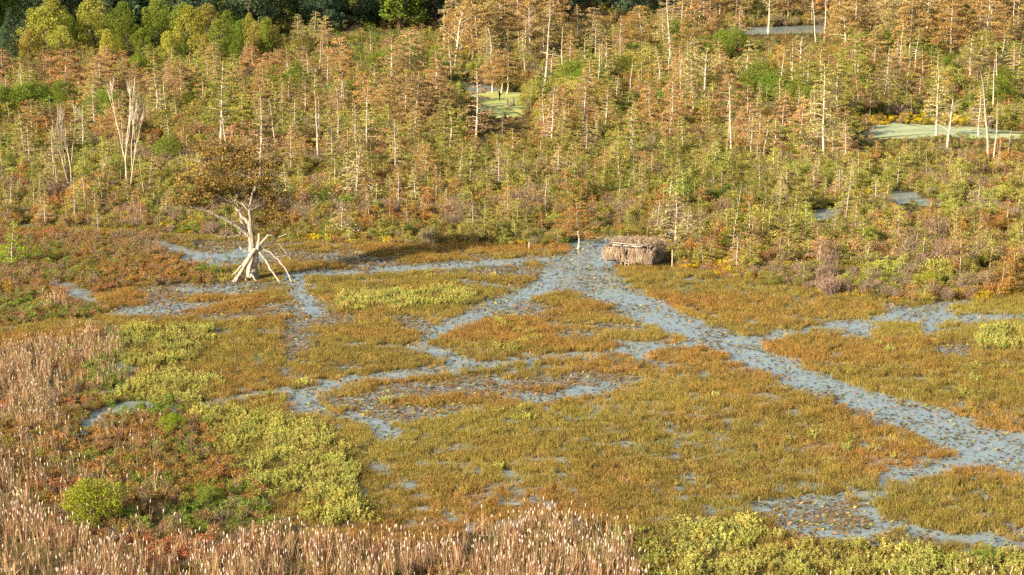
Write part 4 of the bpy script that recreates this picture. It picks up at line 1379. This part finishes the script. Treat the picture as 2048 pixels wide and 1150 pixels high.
def fluted(pts, rad, sides=16, flute=0.16):
    pts, rad = np.array(pts, float), np.array(rad, float)
    k = len(pts)
    r = np.random.default_rng(5)
    ph = r.random() * 6
    V = []
    for i in range(k):
        f = flute * (1.0 if i < 5 else 0.5)
        for j in range(sides):
            th = j * 2 * math.pi / sides
            rr = rad[i] * (1 + f * math.sin(th * 5 + ph) + 0.08 * r.normal())
            V.append(pts[i] + [math.cos(th) * rr, math.sin(th) * rr, 0])
    q = [(i * sides + j, i * sides + (j + 1) % sides, (i + 1) * sides + (j + 1) % sides, (i + 1) * sides + j) for i in range(k - 1) for j in range(sides)]
    tm.add(V, None, q)


base_c = bp(742, 990)
fluted([bp(742, 1010), bp(742, 960), bp(742, 900), bp(742, 830), bp(740, 760), bp(735, 690), bp(728, 620), bp(728, 585)],
       np.array([48, 41, 34, 27, 22, 19, 17, 13]) / 3.595 / BS)


def limb(pts, r0, r1, mb=None, sides=6, rng=random.Random(3)):
    mb = mb or tm
    P = np.array([bp(*p) for p in pts])
    n_ = len(P)
    # smooth the path
    tt = np.linspace(0, n_ - 1, n_ * 3)
    Q = np.stack([np.interp(tt, np.arange(n_), P[:, a]) for a in range(3)], -1)
    Q[1:-1] += np.array([[rng.uniform(-1, 1) for _ in range(3)] for _ in range(len(Q) - 2)]) * 0.04
    mb.tube(Q, np.linspace(r0, r1, len(Q)), sides)
    return Q


LIMBS = [
    ([(720, 690, 0), (690, 650, -.2), (640, 605, -.5), (580, 560, -.8), (520, 525, -1.0), (450, 480, -1.2), (380, 458, -1.4), (330, 440, -1.5), (280, 375, -1.6)], .26, .05),
    ([(725, 600, 0), (690, 575, .1), (660, 545, .2), (625, 495, .4), (590, 460, .5), (530, 430, .8), (470, 400, 1.0)], .24, .05),
    ([(712, 655, .1), (670, 610, .4), (640, 550, .7), (600, 495, 1.0), (540, 480, 1.2), (440, 450, 1.5), (370, 410, 1.6)], .17, .04),
    ([(730, 590, 0), (735, 540, -.1), (722, 500, -.2), (700, 470, -.3), (672, 445, -.3)], .19, .07),
    ([(733, 560, 0), (735, 470, .2), (752, 400, .4), (780, 330, .6), (800, 285, .7), (830, 225, .8), (860, 205, .9)], .16, .05),
    ([(610, 480, .4), (630, 440, .3), (640, 405, .2)], .10, .07), ([(600, 470, .4), (650, 400, .8), (680, 320, 1.2), (700, 240, 1.4)], .09, .03),
    ([(540, 450, -.2), (545, 420, -.3)], .07, .05), ([(780, 330, .6), (720, 300, .9), (640, 270, 1.0), (540, 285, .6), (450, 215, .2), (370, 155, -.2)], .09, .06),
    ([(800, 285, .7), (870, 300, 1.2), (920, 320, 1.5)], .06, .02), ([(735, 470, .2), (820, 440, .9), (900, 470, 1.4), (960, 500, 1.6)], .09, .03),
    ([(655, 678, -.3), (590, 683, -.5), (505, 690, -.7)], .05, .04), ([(700, 695, 0), (650, 680, -.2)], .05, .03), ([(560, 230, .5), (600, 160, .7), (640, 100, .9)], .05, .02),
]
tips = []
for pts, r0, r1 in LIMBS:
    Q = limb(pts, r0 * 0.82, r1 * 0.9)
    rr_ = np.random.default_rng(len(tips) + 900)
    for q_ in range(9):
        a_ = Q[rr_.integers(len(Q) // 3, len(Q))]
        b_ = a_ + np.array([rr_.normal() * 0.5, rr_.normal() * 0.5, 0.15 + 0.35 * rr_.random()])
        tm.tube([a_, (a_ + b_) / 2 + rr_.normal(size=3) * 0.07, b_, b_ + (b_ - a_) * 0.5 + rr_.normal(size=3) * 0.15], [0.03, 0.022, 0.014, 0.004], 4)
    tips.append(Q)
link("trunk", tm.mesh("lone_trunk", [M_GNARL], True), lone)
# broken second stem and fallen limbs propped round the foot
FALLEN = [
    ([(760, 890, -.5), (775, 810, -.6), (788, 750, -.6), (798, 700, -.6), (800, 655, -.6)], .24, .08), ([(785, 745, -.6), (825, 710, -.6), (860, 668, -.6), (905, 680, -.5)], .14, .04),
    ([(790, 770, -.5), (860, 740, -.3), (930, 700, 0), (1000, 678, .2)], .10, .03), ([(770, 765, -.7), (730, 820, -1.0), (690, 880, -1.3), (640, 940, -1.7), (580, 1012, -2.2)], .17, .08),
    ([(750, 790, -.8), (690, 850, -.9), (650, 900, -1.1), (610, 930, -1.3)], .10, .05), ([(720, 830, -1.0), (670, 900, -1.2), (655, 985, -1.4)], .09, .06), ([(760, 770, -.8), (700, 860, -1.3), (630, 970, -1.9), (600, 1010, -2.1)], .12, .07),
    ([(620, 962, -1.7), (560, 966, -1.7), (520, 972, -1.6), (478, 994, -1.6)], .09, .04), ([(800, 785, -.7), (850, 840, -1.0), (890, 900, -1.4), (940, 955, -1.8), (988, 1008, -2.2)], .11, .06),
    ([(825, 768, -.6), (880, 790, -.6), (930, 835, -.8), (980, 885, -1.0), (1015, 930, -1.3), (1035, 985, -1.7)], .09, .05), ([(900, 812, -.7), (950, 822, -.5), (995, 822, -.3), (1025, 858, -.3)], .05, .03),
    ([(928, 738, -.2), (960, 775, -.2), (1000, 815, -.3)], .035, .025), ([(680, 912, -1.1), (705, 960, -1.4), (728, 1005, -1.8)], .07, .05), ([(735, 918, -1.0), (770, 960, -1.4), (838, 1000, -1.9)], .08, .05),
    ([(650, 757, -.3), (675, 780, -.3), (705, 800, -.3)], .07, .04), ([(870, 665, -.5), (905, 680, -.4), (915, 700, -.3)], .04, .02), ([(790, 900, .5), (800, 960, .6)], .06, .03),
]
for pts, r0, r1 in FALLEN:
    m = MB()
    limb(pts, r0 * 1.25, r1 * 1.3, m)
    link("broken_limb", m.mesh("broken_limb", [M_GNARL], True), lone)
# foliage: flat feathery layers (centre, half width, half height in close-up pixels, depth, leaves)
LAYERS = [(470, 120, 110, 22, .6, 340), (600, 95, 110, 22, .9, 340), (720, 150, 130, 26, 1.0, 420), (520, 175, 120, 22, .3, 300), (400, 220, 110, 24, -.4, 340), (330, 275, 100, 24, -.9, 300), (470, 265, 120, 24, .2, 340), (620, 230, 120, 26, .9, 360),
          (760, 215, 110, 22, 1.2, 300), (860, 200, 60, 20, 1.1, 130), (380, 330, 110, 24, -.9, 340), (520, 320, 120, 28, .5, 380), (660, 310, 110, 28, 1.1, 400), (280, 360, 80, 20, -1.4, 180), (430, 385, 110, 22, .6, 280), (570, 385, 100, 24, .9, 300), (680, 390, 80, 26, 1.1, 260),
          (330, 420, 80, 18, -1.0, 160), (800, 330, 80, 24, 1.0, 200), (850, 430, 90, 30, 1.3, 340), (920, 470, 70, 30, 1.6, 260), (830, 510, 80, 34, 1.5, 300), (900, 560, 80, 34, 1.7, 260), (820, 600, 60, 30, 1.6, 200), (960, 640, 60, 22, 1.4, 110), (780, 640, 50, 30, 1.4, 130), (560, 60, 70, 18, .8, 120), (780, 420, 60, 30, 1.2, 160)]
cr = MB()
r = np.random.default_rng(77)
for cx, cyy, hw, hh, dp, k in LAYERS:
    k = int(k * (1.6 + 1.5 * r.random()))
    hw, hh, cyy = hw * (0.95 + 0.6 * r.random()), hh * (0.8 + 1.2 * r.random()), cyy + 10 + 14 * r.normal()
    c0 = bp(cx, cyy, dp)
    sub = 9
    sc_ = np.stack([(r.random(sub) * 2 - 1) * hw * 0.9, (r.random(sub) * 2 - 1) * hw * 0.7, r.normal(size=sub) * hh * 0.8], -1) / 3.595 / BS
    wh = r.integers(0, sub, k)
    p = c0 + sc_[wh] + r.normal(size=(k, 3)) * np.array([hw * 0.2, hw * 0.2, hh * 0.34]) / 3.595 / BS
    cr.leaves(p, r.normal(size=(k, 3)) * [1, 1, 0.5], 0.22 * (0.6 + 0.8 * r.random(k)), 0.10, 0, r, flat=0.05)
    # twigs under each layer
    tw = MB()
    B = p[::7]
    cr.blades(B, c0 + (B - c0) * 0.2 - [0, 0, 0.08], 0.03, 1, r)
crown = link("crown", cr.mesh("lone_crown", [M_LEAF, M_STEM]), lone)
crown.color = (.31, .205, .06, 1)

# ------------------------------------------------------------------ thatched duck blind on stilts
A = math.radians(27)
corner = at(1300, 538)                       # front right corner at the water
FW, FD, FH = 4.4, 3.0, 1.75
ex = np.array([math.cos(A), math.sin(A) * -1, 0])
# local axes: +x along the front to the right, +y to the back
hutroot = bpy.data.objects.new("thatched_hut", None)
COL.objects.link(hutroot)
ca, sa = math.cos(-A), math.sin(-A)
cx_, cy_ = FW / 2, -FD / 2                   # local position of that corner
hutroot.location = (corner[0] - (ca * cx_ - sa * cy_), corner[1] - (sa * cx_ + ca * cy_), 0)
hutroot.rotation_euler = (0, 0, -A)
tag(hutroot, "dry thatch covered hut on stilts with a small ladder at the channel", "hut")
for sx in (-1, -0.33, 0.33, 1):
    for sy in (-1, 1):
        m = MB()
        m.tube([(sx * (FW / 2 - .1), sy * (FD / 2 - .1), -0.5), (sx * (FW / 2 - .1), sy * (FD / 2 - .1), FH + 0.1)], [0.07, 0.06], 7)
        link("post", m.mesh("hut_post", [M_POST]), hutroot)
FLOOR = 0.42


def part_box(name, c, size, mat, R=None, jitter_=0):
    m = MB()
    m.box(c, size, R)
    return link(name, m.mesh(name, [mat]), hutroot)


for k in range(6):
    part_box("floor_board", (0, -FD / 2 + 0.25 + k * (FD - .5) / 5, FLOOR), (FW - .1, (FD - .5) / 5 - 0.02, 0.05), M_DARKWALL)
door_x = -0.10
for x0, x1 in ((-FW / 2 + .05, door_x - .28), (door_x + .28, FW / 2 - .05)):
    part_box("front_wall", ((x0 + x1) / 2, -FD / 2 + .06, FLOOR + .03 + (FH - .45 - FLOOR) / 2), (x1 - x0, 0.05, FH - .45 - FLOOR), M_DARKWALL)
part_box("back_wall", (0, FD / 2 - .06, FLOOR + .03 + (FH - .1 - FLOOR) / 2), (FW - .1, 0.05, FH - .1 - FLOOR), M_DARKWALL)
for sx in (-1, 1):
    part_box("side_wall", (sx * (FW / 2 - .06), 0, FLOOR + .03 + (FH - .3 - FLOOR) / 2), (0.05, FD - .22, FH - .3 - FLOOR), M_DARKWALL)
for k, (xa, xb) in enumerate(((-1.65, -0.75), (-0.55, 0.1), (0.2, 1.3))):
    part_box("plank", ((xa + xb) / 2, -FD / 2 + .30 + 0.02 * k, FH + .13 + 0.015 * k), (xb - xa, 0.24, 0.06), M_PLANK)
part_box("plank", (-0.1, -FD / 2 + .72, FH + .24), (3.4, 0.16, 0.05), M_PLANK)
part_box("rail", (0, -FD / 2 - 0.02, FH - .08), (FW - .2, 0.07, 0.08), M_POST)
for k in range(5):
    part_box("rafter", (-FW / 2 + .25 + k * (FW - .5) / 4, .15, FH + .16), (0.07, FD - .5, 0.08), M_POST)
# ladder
lad = link("ladder", None, hutroot)
for sx in (-.17, .17):
    m = MB()
    m.tube([(door_x + .08 + sx, -FD / 2 - .28, -.25), (door_x + .08 + sx, -FD / 2 - .12, 0.72)], [0.032, 0.032], 5)
    link("side_rail", m.mesh("side_rail", [M_PLANK]), lad)
for k in range(3):
    m = MB()
    zz_ = 0.10 + k * 0.27
    m.box((door_x + .08, -FD / 2 - .24 + k * 0.045, zz_), (.40, .05, .05))
    link("rung", m.mesh("rung", [M_PLANK]), lad)
# thatch: shaggy bundles hung on the walls and laid on the roof
th = MB()
r = np.random.default_rng(91)


def hang(n_, xr, yr, z0, outn, length, skip=None):
    nb = n_ // 24
    x = xr[0] + (xr[1] - xr[0]) * r.random(nb)
    y = yr[0] + (yr[1] - yr[0]) * r.random(nb)
    z_ = z0[0] + (z0[1] - z0[0]) * r.random(nb)
    o_ = np.array(outn, float)
    side = np.array([-o_[1], o_[0], 0])
    c_ = np.stack([x, y, z_], -1) + o_ * (0.02 + 0.22 * r.random(nb) ** 1.5)[:, None]
    sway = side * (r.normal(size=nb) * 0.16)[:, None] + o_ * (0.04 + 0.16 * r.random(nb))[:, None]
    ln = length * (0.55 + 0.6 * r.random(nb))
    shade = r.random(nb)
    b_ = np.repeat(np.arange(nb), 24)
    m_ = len(b_)
    base = c_[b_] + side * (r.normal(size=m_) * 0.07)[:, None] + o_ * (r.normal(size=m_) * 0.03)[:, None] + np.array([0, 0, 1.0]) * (r.normal(size=m_) * 0.07)[:, None]
    tip = base + sway[b_] + side * (r.normal(size=m_) * 0.13)[:, None] + o_ * (r.normal(size=m_) * 0.06)[:, None] - np.array([0, 0, 1.0]) * (ln[b_] * (0.6 + 0.6 * r.random(m_)))[:, None]
    low_ = 0.12 + 0.55 * noise(c_[b_, 0] + c_[b_, 1] + 9, c_[b_, 1] + 7, 0.7, 12, 2) + 0.12 * r.random(m_)
    tip[:, 2] = np.maximum(tip[:, 2], low_)
    base[:, 2] = np.maximum(base[:, 2], low_ + 0.2)
    vv = np.clip(shade[b_] * 0.8 + 0.2 * r.random(m_), 0, 1)
    if skip is not None:
        ok = ~skip(base, tip)
        base, tip, vv = base[ok], tip[ok], vv[ok]
    th.blades(base, tip, 0.026, 0, r, var=vv, bend=r.normal(size=(len(base), 3)) * 0.04)


door = lambda b, t: (np.abs(b[:, 0] - door_x) < .24) & (np.minimum(b[:, 2], t[:, 2]) < FH - .52)
hang(4200, (-FW / 2 - .1, FW / 2 + .1), (-FD / 2, -FD / 2), (0.6, FH + .05), (0, -1, 0), 0.85, door)
hang(2000, (FW / 2, FW / 2), (-FD / 2, FD / 2), (0.6, FH + .1), (1, 0, 0), 0.62)
hang(2000, (-FW / 2, -FW / 2), (-FD / 2, FD / 2), (0.6, FH + .1), (-1, 0, 0), 0.62)
hang(1400, (-FW / 2, FW / 2), (FD / 2, FD / 2), (0.6, FH + .3), (0, 1, 0), 0.62)
n_ = 2200
x = (r.random(n_) * 2 - 1) * FW / 2
y = -FD / 2 + .85 + (FD - .75) * r.random(n_)
hump = FH + .12 + .2 * np.sin(np.clip((y + FD / 2 - .5) / (FD - .4), 0, 1) * math.pi) + 0.34 * noise(x, y, 0.9, 19, 2) * smooth(-.6, .8, y)
b_ = np.stack([x, y, hump], -1)
th.blades(b_, b_ + r.normal(size=(n_, 3)) * [.42, .34, .17] + [0, 0, 0.05], 0.04, 0, r)
n_ = 500                                            # shaggy fringe on the front edge and right end
x = (r.random(n_) * 2 - 1) * FW / 2
b_ = np.stack([x, np.full(n_, -FD / 2 + .05) + .1 * r.random(n_), np.full(n_, FH - .02)], -1)
th.blades(b_, b_ + r.normal(size=(n_, 3)) * [.22, .10, .06] + [0, -.12, .04], 0.045, 0, r)
B_, T_ = [], []                                       # brush and dead branches laid over it
for k in range(70):
    a_ = np.array([(r.random() * 2 - 1) * FW * .52, -FD / 2 + FD * r.random() ** 0.6, FH + .2 * r.random()])
    v_ = np.array([r.normal() * .5, r.normal() * .3, .25 + .35 * r.random()])
    B_.append(a_)
    T_.append(a_ + v_)
    for q_ in range(3):
        p_ = a_ + v_ * (.3 + .6 * r.random())
        B_.append(p_)
        T_.append(p_ + v_ * .4 + r.normal(size=3) * .16)
th.blades(B_, T_, 0.03, 0, r)
o = link("thatch", th.mesh("thatch", [M_THATCH]), hutroot)
o["kind"] = "stuff"

# dark stumps in the round pond
for x_, y_, h_, lab in [(1014, 211, 1.1, "leftmost dark stump in the round green pond"), (1020, 213, 0.8, "middle dark stump in the round green pond"), (1026, 212, 1.3, "rightmost dark stump in the round green pond")]:
    p = at(x_, y_)
    m = MB()
    m.tube([(0, 0, -.3), (0.03, 0, h_ * .4), (0.08, .02, h_ * .9), (0.1, .02, h_)], [.30, .20, .15, .08], 7)
    o = link("tree_stump", m.mesh("tree_stump", [M_BARK]))
    o.location = (p[0], p[1], 0)
    tag(o, lab, "stump", "stumps in the round pond")

# posts
for x_, y_, h_, lab in [(1058, 500, 0.75, "short pale wooden post at the thicket edge left of the orange cypress"), (1158, 532, 0.55, "thin dark stake standing in the channel left of the hut"), (1344, 534, 1.6, "pale dead stem standing at the right end of the hut")]:
    p = at(x_, y_)
    m = MB()
    m.tube([(0, 0, -.3), (0.02, 0, h_ * .5), (0.01, .02, h_ * .93), (0.012, .02, h_)], [.065, .06, .055, .04], 8)
    o = link("wooden_post", m.mesh("wooden_post", [M_PALE if x_ != 1158 else M_BARK]))
    o.location = (p[0], p[1], 0)
    tag(o, lab, "post")
